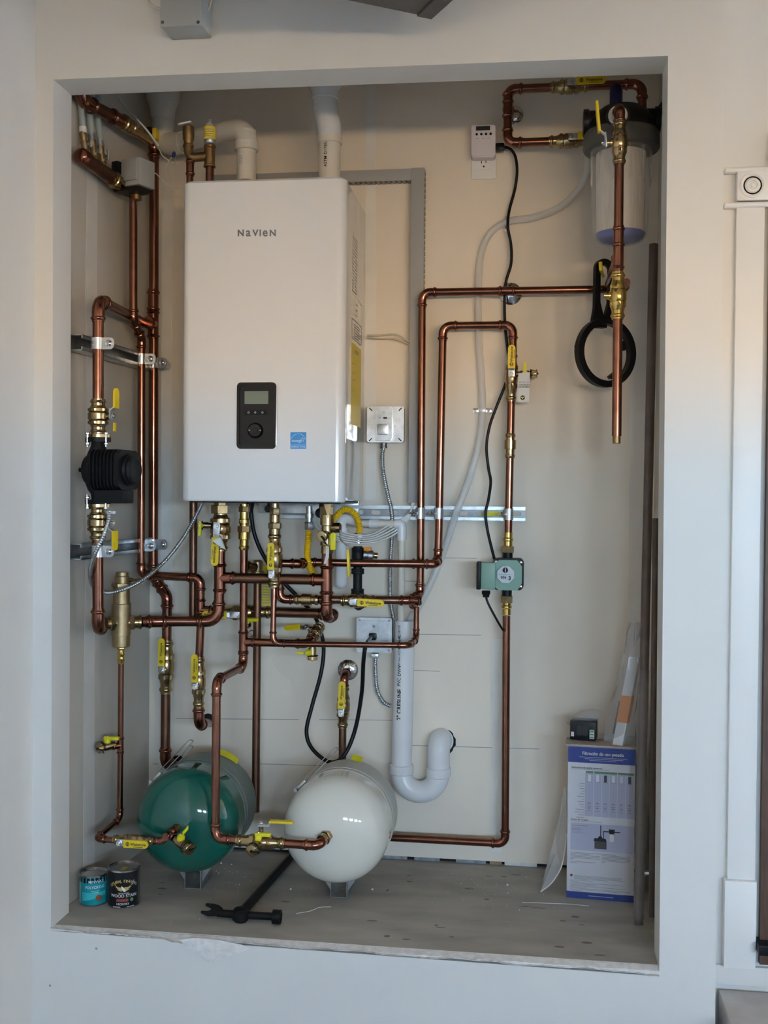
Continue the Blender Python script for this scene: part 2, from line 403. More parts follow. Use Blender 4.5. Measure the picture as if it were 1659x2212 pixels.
def drain(label, o, d, r, L, hd=None, hn=None, cap=True, lime='yellow_lime', strap=True, group='small brass drain valves with caps', name='drain_valve', hl=0.036, ht=0.45):
    """hose-end drain: brass body along d, capped end, small tee handle (hd along, hn = its stem direction)"""
    d = d.normalized(); t = thing(name, label, 'valve', o, group)
    obj('valve_body', MB().lathe(o, d, [(0, r*.8), (L*.2, r*.8), (L*.2, r*1.0), (L*.6, r*1.0), (L*.62, r*.85), (L*.78, r*.85)], 16), 'brass', t)
    if cap:
        mb = MB().lathe(o, d, [(L*.74, r*1.15), (L*.76, r*1.22), (L*.98, r*1.22), (L, r*1.12)], 18)
        x, y = frame(d)
        for i in range(14):
            a = 2*math.pi*i/14; mb.box(o+d*(L*.87)+(x*math.cos(a)+y*math.sin(a))*r*1.22, (r*.16, L*.2, r*.16), (x, d, y))
        c = obj('cap', mb, 'brass', t); obj('cap_button', MB().lathe(o+d*L, d, [(0, r*.34), (.002, r*.3)], 12), 'black_plastic', c)
    if strap:
        x, y = frame(d); pts = [o+d*(L*.70)+(x*math.cos(a)+y*math.sin(a))*r*1.32 for a in [2*math.pi*i/16 for i in range(14)]]
        pts += [o+d*(L*.9)+x*r*1.7, o+d*(L*1.03)+x*r*.9, o+d*(L*1.04)]
        obj('cap_strap', MB().sweep(smooth(pts, 3), r*.13, 6), 'black_rubber', t)
    if hd is not None:
        hn = hn.normalized(); hd = hd.normalized(); sd = hn.cross(hd); b = o+d*(L*ht)
        mb = MB().lathe(b, hn, [(r*.8, r*.8), (r*1.5, r*.8), (r*1.7, r*.7)], 14)
        mb.box(b+hn*(r*1.95)+hd*(hl*.28), (hl, r*.9, r*.75), (hd, sd, hn), 0.001)
        h = obj('tee_handle', mb, lime, t); obj('handle_screw', MB().lathe(b+hn*(r*2.3), hn, [(0, r*.3), (.002, r*.26)], 10), 'chrome', h)
    return t
def cord(name, label, cat, pts, r, m, n=12, seg=10, group=None, parent=None):
    mb = MB().sweep(smooth(pts, n), r, seg); o = obj(name, mb, m, parent)
    return tag(o, label, cat, group) if parent is None else o
def armored(name, label, pts, r, parent=None):
    q = resample(smooth(pts, 16), 0.0016); rad = [r*(1.0, .90, .70, .90)[i % 4] for i in range(len(q))]
    o = obj(name, MB().sweep(q, rad, 10), 'galvanized', parent, angle=80)
    return tag(o, label, 'cable') if parent is None else o
def struct(name, mb, m, parent=None, **k):
    o = obj(name, mb, m, parent, **k)
    if parent is None: o['kind'] = 'structure'
    return o
# ================================================================ the setting
JT = 0.104
XL, XR = -0.049, 1.580                                  # front wall: left inside corner, right outside corner
OT = [V((-0.003, 0, 2.078)), V((1.454, 0, 2.068)), V((1.461, 0, -0.004)), V((0.0, 0, 0.006))]   # opening corners TL TR BR BL
mb = MB()
out = [V((XL, 0, GCEIL)), V((XR-0.006, 0, GCEIL)), V((XR+0.008, 0, GFLOOR)), V((XL, 0, GFLOOR))]
drop = [V((0, 0, 0)), V((0, 0, 0)), V((0, 0, -0.012)), V((0, 0, -0.012))]
inn = [OT[i]+drop[i] for i in range(4)]
b = V((0, JT, 0))
vs_ = out + inn + [p+b for p in inn] + [p+b for p in out]
fs = []
for i in range(4):
    j = (i+1) % 4; fs += [(i, j, 4+j, 4+i), (4+i, 4+j, 8+j, 8+i), (8+i, 8+j, 12+j, 12+i), (12+i, 12+j, j, i)]
mb.add(vs_, fs); wall_front = struct('wall_front', mb, 'wall_paint', flat=True)
# side of the front wall that returns to the door recess
struct('wall_return', MB().box(V((1.545, 0.16, (GCEIL+GFLOOR)/2)), (0.07, 0.11, GCEIL-GFLOOR)), 'wall_paint', flat=True)
# niche shell
LA, LB = V((-0.028, JT, 0)), V((0.017, BW, 0)); RA, RB = V((1.507, JT, 0)), V((1.505, BW, 0)); NT = 2.44
def vwall(name, a, c, z0, z1, th, m):
    d = (c-a).normalized(); n = V((d.y, -d.x, 0))*th
    lo, hi = V((0, 0, z0)), V((0, 0, z1))
    return struct(name, MB().add([a+lo, c+lo, c+hi, a+hi, a+n+lo, c+n+lo, c+n+hi, a+n+hi], [(0, 1, 2, 3), (5, 4, 7, 6), (4, 0, 3, 7), (1, 5, 6, 2), (3, 2, 6, 7), (4, 5, 1, 0)]), m, flat=True)
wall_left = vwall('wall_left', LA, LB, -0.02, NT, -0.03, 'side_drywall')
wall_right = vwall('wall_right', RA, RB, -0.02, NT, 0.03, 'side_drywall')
wall_back = vwall('wall_back', V((LB.x-0.02, BW, 0)), V((RB.x+0.02, BW, 0)), 0.012, NT, -0.02, 'bare_drywall')
struct('ceiling', MB().box(V((0.74, 0.36, NT+0.01)), (1.6, 0.62, 0.02)), 'bare_drywall', flat=True)
struct('floor', MB().box(V((0.72, 0.345, -0.010)), (1.66, 0.655, 0.0199)), 'shelf_board', flat=True)
# gap under the back wallboard, its shade drawn as a near-black strip, with what shows in it
g = MB().box(V((0.72, BW+0.03, 0.006)), (1.7, 0.03, 0.0125)); struct('gap_shade', g, 'dark_hole', flat=True)
for u0, u1, m in ((790, 880, 'insulation'), (895, 950, 'insulation'), (985, 1050, 'insulation'), (1058, 1084, 'raw_wood'), (1090, 1160, 'gypsum')):
    a_, c_ = P(u0, 1860, BW+0.01), P(u1, 1860, BW+0.01)
    obj('gap_filler', MB().box(V(((a_.x+c_.x)/2, BW+0.009, 0.006)), (c_.x-a_.x, 0.012, 0.011), bev=0.002), m, wall_back)
# joint compound bands and scored lines on the wallboard
def patch(parent, pts, m, th=0.0008, name='joint_band'):
    k = len(pts); c = sum(pts, V())/k
    n = (pts[1]-pts[0]).cross(pts[2]-pts[0]).normalized()
    if n.dot(CAM-c) < 0: n = -n
    obj(name, MB().add(list(pts)+[p+n*th for p in pts], [tuple(range(k, 2*k))]+[(i, (i+1) % k, k+(i+1) % k, k+i) for i in range(k)]), m, parent, flat=True)
def wob(u0, u1, v0, v1, Yw, amp=6, n=14):
    L = [P(u0+random.uniform(-amp, amp), v0+(v1-v0)*i/n, Yw) for i in range(n+1)]
    R_ = [P(u1+random.uniform(-amp, amp), v1-(v1-v0)*i/n, Yw) for i in range(n+1)]
    return L+R_
patch(wall_back, wob(790, 812, 130, 1080, BW, 2), 'joint_mud')
patch(wall_back, wob(340, 372, 330, 1840, BW, 3), 'mud_left')
patch(wall_back, wob(1358, 1402, 130, 1840, BW, 2), 'mud_left')
patch(wall_back, wob(1060, 1085, 1380, 1840, BW, 3), 'joint_mud')
patch(wall_back, [P(x, y, BW) for x, y in ((585, 1425), (600, 1412), (632, 1416), (668, 1404), (692, 1412), (704, 1440), (698, 1478), (706, 1512), (688, 1540), (690, 1566), (668, 1582), (652, 1600), (644, 1566), (650, 1530), (632, 1502), (628, 1470), (604, 1452))], 'bare_drywall')
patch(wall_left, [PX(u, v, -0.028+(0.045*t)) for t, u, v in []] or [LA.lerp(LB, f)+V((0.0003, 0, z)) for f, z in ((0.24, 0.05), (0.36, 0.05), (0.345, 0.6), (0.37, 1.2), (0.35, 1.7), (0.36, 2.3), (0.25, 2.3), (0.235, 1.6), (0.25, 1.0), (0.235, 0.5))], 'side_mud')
for u0, v0, u1, v1 in ((900, 1370, 1040, 1372), (890, 1448, 950, 1450), (380, 1552, 860, 1556), (885, 1610, 1165, 1618), (330, 1650, 500, 1654), (560, 1650, 700, 1654), (960, 1205, 1030, 1206), (860, 1255, 905, 1256)):
    a_, c_ = P(u0, v0, BW), P(u1, v1, BW)
    obj('scored_line', MB().box((a_+c_)/2, ((c_-a_).length, 0.0006, 0.0018), ((c_-a_).normalized(), Y_, Z_)), 'pencil_line', wall_back, flat=True)
# torn wallboard edge along the sill: gypsum core, brown paper lip
def sill(us, vs1, Yq): return [P(u, v, Yq) for u, v in zip(us, vs1)]
N = 150; top, mid, low, pap = [], [], [], []
tearc = V((0, 0, 0))
for i in range(N+1):
    f = i/N; x = OT[3].x + (OT[2].x-OT[3].x)*f; z = OT[3].z+(OT[2].z-OT[3].z)*f
    wv = random.uniform(-.0015, .0015); dip = 0.020*math.exp(-((x-0.385)/0.045)**2) + 0.004*math.exp(-((x-0.30)/0.08)**2)
    edge = 0.005 + 0.002*math.sin(x*23)+0.0015*math.sin(x*61+1)+wv*.6 + dip
    edge *= min(1, 0.25+x*8)
    top.append(V((x, 0.022, 0.001))); mid.append(V((x, -0.0008-random.uniform(0, .0016), -0.004+wv-0.35*dip)))
    low.append(V((x, -0.0016-random.uniform(0, .001)-0.05*dip, z-edge*0.72-0.004))); pap.append(V((x, -0.0006, z-edge-0.004-random.uniform(0, .0022))))
def strip(name, A, B, m):
    k = len(A); obj(name, MB().add(A+B, [(i, i+1, k+i+1, k+i) for i in range(k-1)]), m, wall_front, flat=True)
strip('torn_board_edge', top, mid, 'gypsum'); strip('torn_board_edge', mid, low, 'gypsum')
strip('torn_paper_lip', [p+V((0, -0.0012, 0.003)) for p in low], [p+V((0, -0.0004, 0.004*(random.random()))) for p in pap], 'drywall_paper')
mbp = MB()                                                # loose flap of torn facing paper
fl = [P(u, v, -0.004-0.003*random.random()) for u, v in ((388, 2030), (420, 2026), (470, 2030), (520, 2040), (545, 2047), (520, 2058), (505, 2062), (480, 2070), (455, 2082), (430, 2066), (405, 2050))]
cc = sum(fl, V())/len(fl)+V((0, -0.004, 0)); mbp.add([cc]+fl, [(0, i+1, (i+1) % len(fl)+1) for i in range(len(fl))])
obj('torn_paper_flap', mbp, 'gypsum', wall_front, flat=True)
for u, v in ((208, 2049), (108, 2129)):
    obj('nail_dimple', MB().lathe(P(u, v, -0.0003), FRONT, [(0, 0.003), (0.0004, 0.0026)], 12), 'pencil_line', wall_front)

# left garage wall beside the opening, and the rest of the garage
struct('wall_garage_left', MB().box(V((XL-0.05, (DOOR_Y)/2, (GCEIL+GFLOOR)/2)), (0.1, -DOOR_Y+0.2, GCEIL-GFLOOR)), 'wall_paint', flat=True)
struct('wall_garage_right', MB().box(V((GX1+0.05, DOOR_Y/2, (GCEIL+GFLOOR)/2)), (0.1, -DOOR_Y+0.6, GCEIL-GFLOOR)), 'garage_wall', flat=True)
struct('ceiling_garage', MB().box(V(((GX1+XL)/2, DOOR_Y/2, GCEIL+0.03)), (GX1-XL+0.2, -DOOR_Y+0.8, 0.06)), 'garage_wall', flat=True)
struct('floor_garage', MB().box(V(((GX1+XL)/2, DOOR_Y/2-0.2, GFLOOR-0.05)), (GX1-XL+0.2, -DOOR_Y+0.8, 0.1)), 'garage_floor', flat=True)
mb = MB(); Yd = DOOR_Y
def dbox(x0, x1, z0, z1): mb.box(V(((x0+x1)/2, Yd, (z0+z1)/2)), (x1-x0, 0.06, z1-z0))
dbox(XL, GX1, GFLOOR, WIN_Z0); dbox(XL, GX1, WIN_Z1, GCEIL)
edges = [XL]+[e_ for wx in WIN_X for e_ in (wx-WIN_W/2, wx+WIN_W/2)]+[GX1]
for i in range(0, len(edges), 2): dbox(edges[i], edges[i+1], WIN_Z0, WIN_Z1)
for wx in WIN_X: dbox(wx-.035, wx+.035, WIN_Z0, WIN_Z1)
struct('wall_door_side', mb, 'garage_wall', flat=True)
# recess on the right with the house door casing
RY = 0.13
struct('wall_recess', MB().box(V((1.58+1.0+1.02, RY+0.05, (GCEIL+GFLOOR)/2)), (4.05, 0.1, GCEIL-GFLOOR)), 'wall_paint', flat=True)
c0 = P(1588, 700, RY-0.02).x; c1 = P(1650, 700, RY-0.02).x; cw = c1-c0
zr1, zr0 = P(1600, 366, RY-0.03).z, P(1600, 437, RY-0.03).z
zp1, zp0 = P(1600, 1905, RY-0.03).z, P(1600, 2094, RY-0.03).z
cas = MB()
cas.box(V(((c0+c1)/2, RY-0.008, (zr0+zp1)/2)), (cw*0.985, 0.016, zr0-zp1), bev=0.002)
casing = struct('trim_2', cas, 'trim_paint')
k = MB(); zc = (zr0+zr1)/2+0.002; xc = c0+cw*0.56
k.box(V((xc, RY-0.0125, zc)), (cw*1.12, 0.025, zr1-zr0-0.008), bev=0.0015)
k.lathe(V((xc-0.002, RY-0.0245, zc)), FRONT, [(0, .0295), (.003, .0285), (.0035, .025), (.0005, .021), (.0005, .018), (.0045, .0145), (.0045, .011), (.001, .0085), (.001, .0065), (.0045, .004), (.005, .001)], 32)
obj('rosette_block', k, 'trim_paint', casing, angle=25)
for z, ww, x0_ in ((zr1+0.002, 0.17, P(1565, 366, RY).x), (zr0-0.003, 0.17, P(1563, 437, RY).x)):
    q = MB().sweep([V((x0_+i*ww/6, RY-0.018, z)) for i in range(7)], 0.0065, 14); q.box(V((x0_+ww/2-.001, RY-0.009, z)), (ww, 0.018, 0.010), bev=0.002)
    obj('bead_moulding', q, 'trim_paint', casing)
obj('plinth_block', MB().box(V((c0+cw*.52-.004, RY-0.014, (zp1+zp0)/2)), (cw*1.12, 0.028, zp1-zp0), bev=0.002), 'trim_paint', casing)
struct('baseboard_right', MB().box(V((1.58+1.0, RY-0.006, zp0-0.024)), (2.0, 0.012, 0.046), bev=0.002), 'wall_paint')
dx = P(1652, 1200, RY-0.01).x
door = struct('door_1', MB().box(V((dx+0.45, RY-0.010, 0.95)), (0.9, 0.020, 2.0-0.06)), 'dark_wood')
tz = P(1655, 2030, RY-0.02).z
obj('threshold', MB().box(V((dx+0.44, RY-0.03, tz-0.012)), (0.9, 0.055, 0.024), bev=0.003), 'black_plastic', door)
lz = P(1600, 2140, RY-0.012).z
struct('floor_landing', MB().box(V((1.612+1.0, -0.55, lz-0.12)), (2.0, 1.34, 0.24), bev=0.004), 'concrete')

# ================================================================ overhead: control box on the wall, hanging heater
jb = thing('junction_box', 'grey plastic junction box on the wall above the opening', 'box', P(396, 60, -0.04))
a_, c_ = P(346, 60, -0.075), P(436, 60, -0.075); zt = P(396, 57, -0.075).z
obj('body', MB().box(V(((a_.x+c_.x)/2+.002, -0.036, zt+0.10)), (c_.x-a_.x-.002, 0.070, 0.198), bev=0.004), 'grey_box', jb)
obj('cover', MB().box(V(((a_.x+c_.x)/2, -0.073, zt+0.10)), (c_.x-a_.x, 0.008, 0.20), bev=0.003), 'grey_box', jb)
for u in (351, 428): obj('screw', MB().lathe(P(u, 48, -0.077), FRONT, [(0, .004), (.0012, .0035)], 12), 'dark_metal', jb)
cord('wire', 'grey cable curving into the left of the overhead junction box', 'cable', [P(318, -30, -.01), P(322, 2, -.02), P(334, 14, -.03), P(350, 20, -.04)], 0.003, 'wire_cream')
cord('wire', 'grey cable leaving the right side of the overhead junction box', 'cable', [P(462, -40, -.01), P(458, -8, -.02), P(450, 20, -.03), P(440, 26, -.04)], 0.003, 'wire_cream')
ht = thing('hanging_heater', 'dark metal unit hanging from the ceiling at the top', 'heater', PZ(932, 38, 2.125))
q0, q1, q2 = PZ(932, 38, 2.125), PZ(760, 2, 2.125), PZ(1035, 2, 2.125)
d1, d2 = (q1-q0).normalized(), (q2-q0).normalized(); d2 = (d2-d1*d1.dot(d2)).normalized()
a, b, c, d = q0, q0+d1*0.5, q0+d1*0.5+d2*0.42, q0+d2*0.42
if True:
    up = V((0, 0, 0.32)); obj('casing', MB().add([a, b, c, d, a+up, b+up, c+up, d+up], [(0, 1, 2, 3), (4, 5, 6, 7), (0, 1, 5, 4), (1, 2, 6, 5), (2, 3, 7, 6), (3, 0, 4, 7)]), 'dark_metal', ht, flat=True)
    obj('lip', MB().add([a+V((0, 0, -.004)), a+d1*.035+V((0, 0, -.004)), d+d1*.035+V((0, 0, -.004)), d+V((0, 0, -.004)), a, a+d1*.035, d+d1*.035, d], [(0, 1, 2, 3), (0, 1, 5, 4), (1, 2, 6, 5), (2, 3, 7, 6), (3, 0, 4, 7)]), 'dark_metal', ht, flat=True)
    obj('bolt', MB().lathe(a+d2*.10+d1*.018+V((0, 0, -.004)), -Z_, [(0, .004), (.003, .0035)], 8), 'zinc_dark', ht)
    for q in (a+d1*.1+d2*.08, c-d1*.1-d2*.08): obj('hanger_rod', MB().cyl(q+up, V((q.x, q.y, GCEIL)), 0.006, 8), 'zinc_dark', ht)

# ================================================================ boiler
BX, BWD, BZ, BH, BY = 0.2356, 0.4399, 1.0541, 0.8456, 0.2602
BX2, BZ2, BR = BX+BWD, BZ+BH, 0.024
boiler = thing('boiler', 'white wall-hung boiler with a black control panel', 'boiler', V((BX+BWD/2, BW-.02, BZ)))
def plan(x0, x1, y0, y1, r, n=8):
    o_ = [(x0, y1), (x0, y0+r)]
    for i in range(1, n): a = math.pi+math.pi/2*i/n; o_.append((x0+r+r*math.cos(a), y0+r+r*math.sin(a)))
    o_ += [(x0+r, y0), (x1-r, y0)]
    for i in range(1, n): a = 1.5*math.pi+math.pi/2*i/n; o_.append((x1-r+r*math.cos(a), y0+r+r*math.sin(a)))
    return o_+[(x1, y0+r), (x1, y1)]
bm_ = MB(); po = plan(BX, BX2, BY, BY+0.034, BR); k = len(po)
pin = plan(BX+.003, BX2-.003, BY+.003, BY+0.034, BR-.002)
vs_ = [V((x, y, BZ)) for x, y in pin]+[V((x, y, BZ+.003)) for x, y in po]+[V((x, y, BZ2-.006)) for x, y in po]+[V((x, y, BZ2)) for x, y in plan(BX+.006, BX2-.006, BY+.006, BY+.034, BR-.004)]
fs = [tuple(range(k)), tuple(3*k+i for i in range(k))]+[(r_*k+i, r_*k+(i+1) % k, (r_+1)*k+(i+1) % k, (r_+1)*k+i) for r_ in range(3) for i in range(k)]
obj('front_cover', bm_.add(vs_, fs), 'white_metal', boiler, angle=30)
obj('cabinet', MB().box(V((BX+BWD/2, (BY+.036+BW-.022)/2, BZ+BH/2)), (BWD-.006, BW-.022-BY-.036, BH-.008), bev=0.002), 'white_side', boiler)
obj('bottom_plate', MB().box(V((BX+BWD/2, (BY+BW)/2, BZ-0.001)), (BWD-.03, .29, .006)), 'black_plastic', boiler)
obj('mounting_bracket', MB().box(V((BX+BWD*.62, BW-.011, BZ-.012)), (.30, .020, .05), bev=.002), 'zinc', boiler)
cy0 = BY-0.0004
for u_, v_, r_ in ((582, 1099, .010), (694, 1108, .014)): obj('drain_knob', MB().lathe(P(u_, v_, .47), FRONT, [(0, r_*.8), (.012, r_), (.018, r_), (.020, r_*.8)], 18).cyl(P(u_, v_, .47), P(u_, 1080, .47), .006, 10), 'black_rubber', boiler)
for ch_, u0_, u1_ in (('N', 514.5, 526), ('a', 530, 542.5), ('V', 545, 558.5), ('I', 561, 563.5), ('e', 566.5, 579), ('N', 583, 595.5)):
    lo_ = ch_.islower(); sz0 = 0.0325 if lo_ else 0.0232
    text(ch_, sz0, P((u0_+u1_)/2, 504 if not lo_ else 502.2, cy0), X_, Z_, 'ink_silver', boiler, bold=(0.020 if lo_ else 0.034), sx_=(0.92 if lo_ else 1.02))
# control panel
def fq(u, v): return P(u, v, BY)
pa, pb = fq(512.5, 826.5), fq(596.5, 970); pw, ph = pb.x-pa.x, pa.z-pb.z; pc = V(((pa.x+pb.x)/2, BY, (pa.z+pb.z)/2))
cp = obj('control_panel', MB().hollow(rrect(pw, ph, .011), rrect(pw*.86, ph*.90, .007), pc+V((0, .002, 0)), X_, Z_, .006), 'black_gloss', boiler)
obj('panel_rim', MB().hollow(rrect(pw*1.03, ph*1.018, .012), rrect(pw*.995, ph*.995, .011), pc+V((0, .001, 0)), X_, Z_, .0035), 'chrome', cp)
obj('panel_well', MB().prism(rrect(pw*.87, ph*.91, .007), pc+V((0, .001, 0)), X_, Z_, .0025), 'black_gloss', cp)
la, lb = fq(529, 845.5), fq(580, 873); obj('display', MB().box(V(((la.x+lb.x)/2, BY-.0025, (la.z+lb.z)/2)), (lb.x-la.x, .002, la.z-lb.z)), 'lcd', cp)
ba, bb = fq(530, 886), fq(578, 897); zc = (ba.z+bb.z)/2
obj('button_bar', MB().prism(rrect(bb.x-ba.x, .013, .005), V(((ba.x+bb.x)/2, BY-.002, zc)), X_, Z_, .003), 'black_plastic', cp)
mk = MB()
for u in (538, 552.5, 568): mk.hollow(circ(.0025, 10), circ(.0016, 10), V((fq(u, 891).x, BY-.0052, zc)), X_, Z_, .0004)
obj('button_icons', mk, 'light_print', cp)
dc = fq(552, 930); obj('dial', MB().lathe(V((dc.x, BY-.001, dc.z)), FRONT, [(0, .021), (.006, .020), (.008, .018), (.006, .016), (.006, .0075), (.0075, .007), (.0075, .001)], 28), 'black_gloss', cp)
for s in (-1, 1): obj('dial_mark', MB().add([V((dc.x+s*.0125, BY-.0074, dc.z)), V((dc.x+s*.0145, BY-.0074, dc.z+.0015)), V((dc.x+s*.0165, BY-.0074, dc.z)), V((dc.x+s*.0145, BY-.0074, dc.z-.0015))], [(0, 1, 2, 3)]), 'light_print', cp, flat=True)
# efficiency label
ea, eb = fq(627.5, 933.5), fq(661.5, 969.5); ew, eh = eb.x-ea.x, ea.z-eb.z; ec = V(((ea.x+eb.x)/2, BY-.0003, (ea.z+eb.z)/2))
es = obj('efficiency_label', MB().box(ec, (ew, .0006, eh)), 'sticker_blue', boiler, flat=True, label='small square blue efficiency label')
mk = MB(); arc = [ec+V((ew*.5*math.cos(a)*.98, -.0007, -eh*.12+eh*.52*math.sin(a))) for a in [math.pi*(.12+.76*i/14) for i in range(15)]]; mk.sweep(arc, .0005, 5)
sc_ = ec+V((ew*.27, -.0006, eh*.05)); st = []
for i in range(10):
    a = math.pi/2+math.pi*i/5; R_ = .0065 if i % 2 == 0 else .003; st.append((R_*math.cos(a), R_*math.sin(a)))
mk.hollow(st, [(x*.72, y*.72) for x, y in st], sc_, X_, Z_, .0003)
mk.box(ec+V((0, -.0005, -eh*.27)), (ew, .0003, .0008)); obj('label_print', mk, 'sticker_white', es, flat=True)
text('energy', .010, ec+V((-ew*.10, -.0004, -eh*.02)), X_, V((.25, 0, 1)).normalized(), 'sticker_white', es, bold=.01)
text('ENERGY STAR', .0062, ec+V((0, -.0004, -eh*.39)), X_, Z_, 'sticker_white', es)
# side stickers (on the right side panel)
SX = BX2-.003
def side_quad(y0, y1, z0, z1, m, name, parent=None, lift=.0004):
    return obj(name, MB().box(V((SX+lift/2, (y0+y1)/2, (z0+z1)/2)), (lift, y1-y0, z1-z0)), m, parent or boiler, flat=True)
def sz(u, v): q = PX(u, v, SX); return q.y, q.z
(y0, z1), (y1, z0) = sz(759, 742), sz(779, 880)
ys = side_quad(y0, y1, P(770, 880, .45).z-.05, P(770, 745, .45).z, 'yellow_label', 'guide_label'); zz = P(770, 745, .45).z
text('ENERGYGUIDE', .014, V((SX+.0006, (y0+y1)/2, zz-.02)), Y_, Z_, 'ink_grey', ys, sx_=.75)
for i, zq in enumerate((.055, .08, .10, .13)): obj('label_print', MB().box(V((SX+.0006, y0+.04, zz-zq)), (.0003, .04-.006*i, .0015)), 'ink_grey', ys, flat=True)
rt = side_quad(y0, y1, zz+.01, zz+.065, 'white_side', 'rating_plate', lift=.0006); mk = MB()
for i in range(6): mk.box(V((SX+.001, (y0+y1)/2, zz+.018+i*.007)), (.0003, (y1-y0)*.6, .002))
mk.hollow(rrect(y1-y0, .055, .004), rrect((y1-y0)*.92, .051, .003), V((SX+.0008, (y0+y1)/2, zz+.0375)), Y_, Z_, .0003)
obj('label_print', mk, 'ink_grey', rt, flat=True)
wp = side_quad(y0-.004, y1+.03, zz+.13, zz+.30, 'white_side', 'instruction_label', lift=.0006); mk = MB()
for i in range(17):
    for j in range(2): mk.box(V((SX+.001, y0+.018+j*.045, zz+.14+i*.0092)), (.0003, .036*random.uniform(.6, 1), .003))
obj('label_print', mk, 'ink_grey', wp, flat=True)
for i, zq in enumerate((.09, .105, .12)): obj('label_print', MB().box(V((SX+.0006, (y0+y1)/2, zz+zq-.008)), (.0003, .03, .002)), 'ink_grey', boiler, flat=True)
# ================================================================ plumbing
R1, R34, R12 = 0.0143, 0.0111, 0.0079
def L(u, v, x=0.052): return PX(u, v, x)
def unit(a, b): return (b-a).normalized()
CAMD = V((0.0, -1, 0.0))

# ---- struts on the left wall, with pipe clamps
def strut(label, a, c, nrm, up, h=0.041, dp=0.022, slots=True, group=None, slot_from=0.03):
    t = thing('strut_channel', label, 'strut', min((a, c), key=lambda q: q.z), group); d = (c-a); Ln = d.length; d.normalize()
    th = 0.0025; mb = MB()
    mid = (a+c)/2
    for s in (-1, 1):
        mb.box(mid+up*(s*(h/2-th/2))+nrm*(dp/2), (Ln, th, dp), (d, up, nrm))
        mb.box(mid+up*(s*(h/2-0.005))+nrm*(dp-th/2), (Ln, 0.010, th), (d, up, nrm))
    obj('channel', mb, 'galvanized', t, flat=True)
    mb = MB(); step = 0.05; nn = int(Ln/step); step = Ln/max(nn, 1)
    for i in range(nn):
        o = a+d*(step*(i+.5))+nrm*0.0004
        hw, hh = step/2, h/2-th
        rect, hole = [], []
        for j in range(16):
            an = 2*math.pi*(j+.5)/16; cx_, sy_ = math.cos(an), math.sin(an)
            k_ = 1/max(abs(cx_)/hw, abs(sy_)/hh); rect.append((cx_*k_, sy_*k_))
            hole.append((cx_*0.006+math.copysign(0.008, cx_), sy_*0.0065))
        if slots: mb.hollow(rect, hole, o, d, nrm.cross(d), th*.8)
        else: mb.box(o, (step, h-2*th, th), (d, up, nrm))
    obj('slotted_back', mb, 'zinc_dark', t, flat=True)  # zinc darkened to stand for the shade inside the channel
    return t
def clamp(label, c, ax, out, side, r, group='zinc pipe clamps', w_=0.028, ears=True):
    """pipe strap round a pipe: c centre, ax pipe axis, out towards viewer, side = where the bolted ear points"""
    t = thing('pipe_clamp', label, 'clamp', c, group); mb = MB(); n = 14; ro, ri = r*1.22, r*1.04
    po, pi = [], []
    for i in range(n+1):
        a = -0.15*math.pi+1.3*math.pi*i/n; po.append((ro*math.cos(a), ro*math.sin(a))); pi.append((ri*math.cos(a), ri*math.sin(a)))
    k = len(po); A = c-ax*(w_/2); vs_ = []
    for z in (0, w_):
        for q in (po, pi): vs_ += [A+side*x+out*y+ax*z for x, y in q]
    fs = []
    for i in range(k-1): fs += [(i, i+1, i+1+2*k, i+2*k), (k+i, 3*k+i, 3*k+i+1, k+i+1), (i, k+i, k+i+1, i+1), (2*k+i, 2*k+i+1, 3*k+i+1, 3*k+i)]
    mb.add(vs_, fs); obj('strap', mb, 'zinc', t)
    if ears:
        e = [(0, -w_/2), (w_*.75, -w_/2)]+[(w_*.75+w_*.5*math.cos(a)*.7, w_*.5*math.sin(a)) for a in [math.pi*(-.5+i/8) for i in range(9)]]+[(0, w_/2)]
        yd = ax if side.cross(ax).dot(out) > 0 else -ax
        ear = obj('ear', MB().prism(e, c+side*(r*1.0)+out*(r*.25), side, yd, 0.003), 'zinc', t)
        obj('bolt', MB().lathe(c+side*(r*1.0+w_*.62)+out*(r*.25+.003), out, [(0, .0085), (.002, .0085), (.005, .005), (.006, .001)], 16), 'chrome', ear)
    return t
outL = V((0.45, -0.9, 0)).normalized()
for va, vb_, lab in ((750, 789, 'upper zinc strut channel along the left niche wall'), (1186, 1174, 'lower zinc strut channel along the left niche wall')):
    q = L(331, vb_, 0.035); zz = q.z
    strut(lab, V((-0.012, 0.115, zz)), V((0.018, 0.585, zz)), X_, Z_, h=0.041, dp=0.036, slots=False)
    for u, nm, rr in ((211, 'pump riser', R1), (306, 'thinner rear copper riser', R34), (330, 'thick rear copper riser', R1)):
        c_ = L(u, va, 0.052); c_.z = zz
        clamp(f"{'upper' if va < 1000 else 'lower'} zinc clamp holding the {nm} to the left wall strut", c_, Z_, FRONT, X_, rr, w_=0.030)

# ---- pump riser on the left
eT = L(331, 692); eA = L(212, 657); eA.z = eT.z = (eA.z+eT.z)/2
vA0, vA1 = L(212, 862), L(212, 940)
rise = run('thick copper riser from the black pump up and back to the rear riser', [V((eT.x-.02, eT.y-.03, eT.z)), eA, vA0+V((0, 0, -.006))], R1)
vA = valve('brass ball valve directly above the black circulator pump', vA1+V((0, 0, .004)), vA0, R1*1.08, V((1, -.15, 0)), Z_, lg=.052, word=False, start=.020, k=1.05, up=.014)
cA = (vA0+vA1)/2
obj('lever_tail', MB().box(cA+V((.047, -.005, -.026)), (.004, .016, .022), bev=.001), 'yellow_grip', vA)
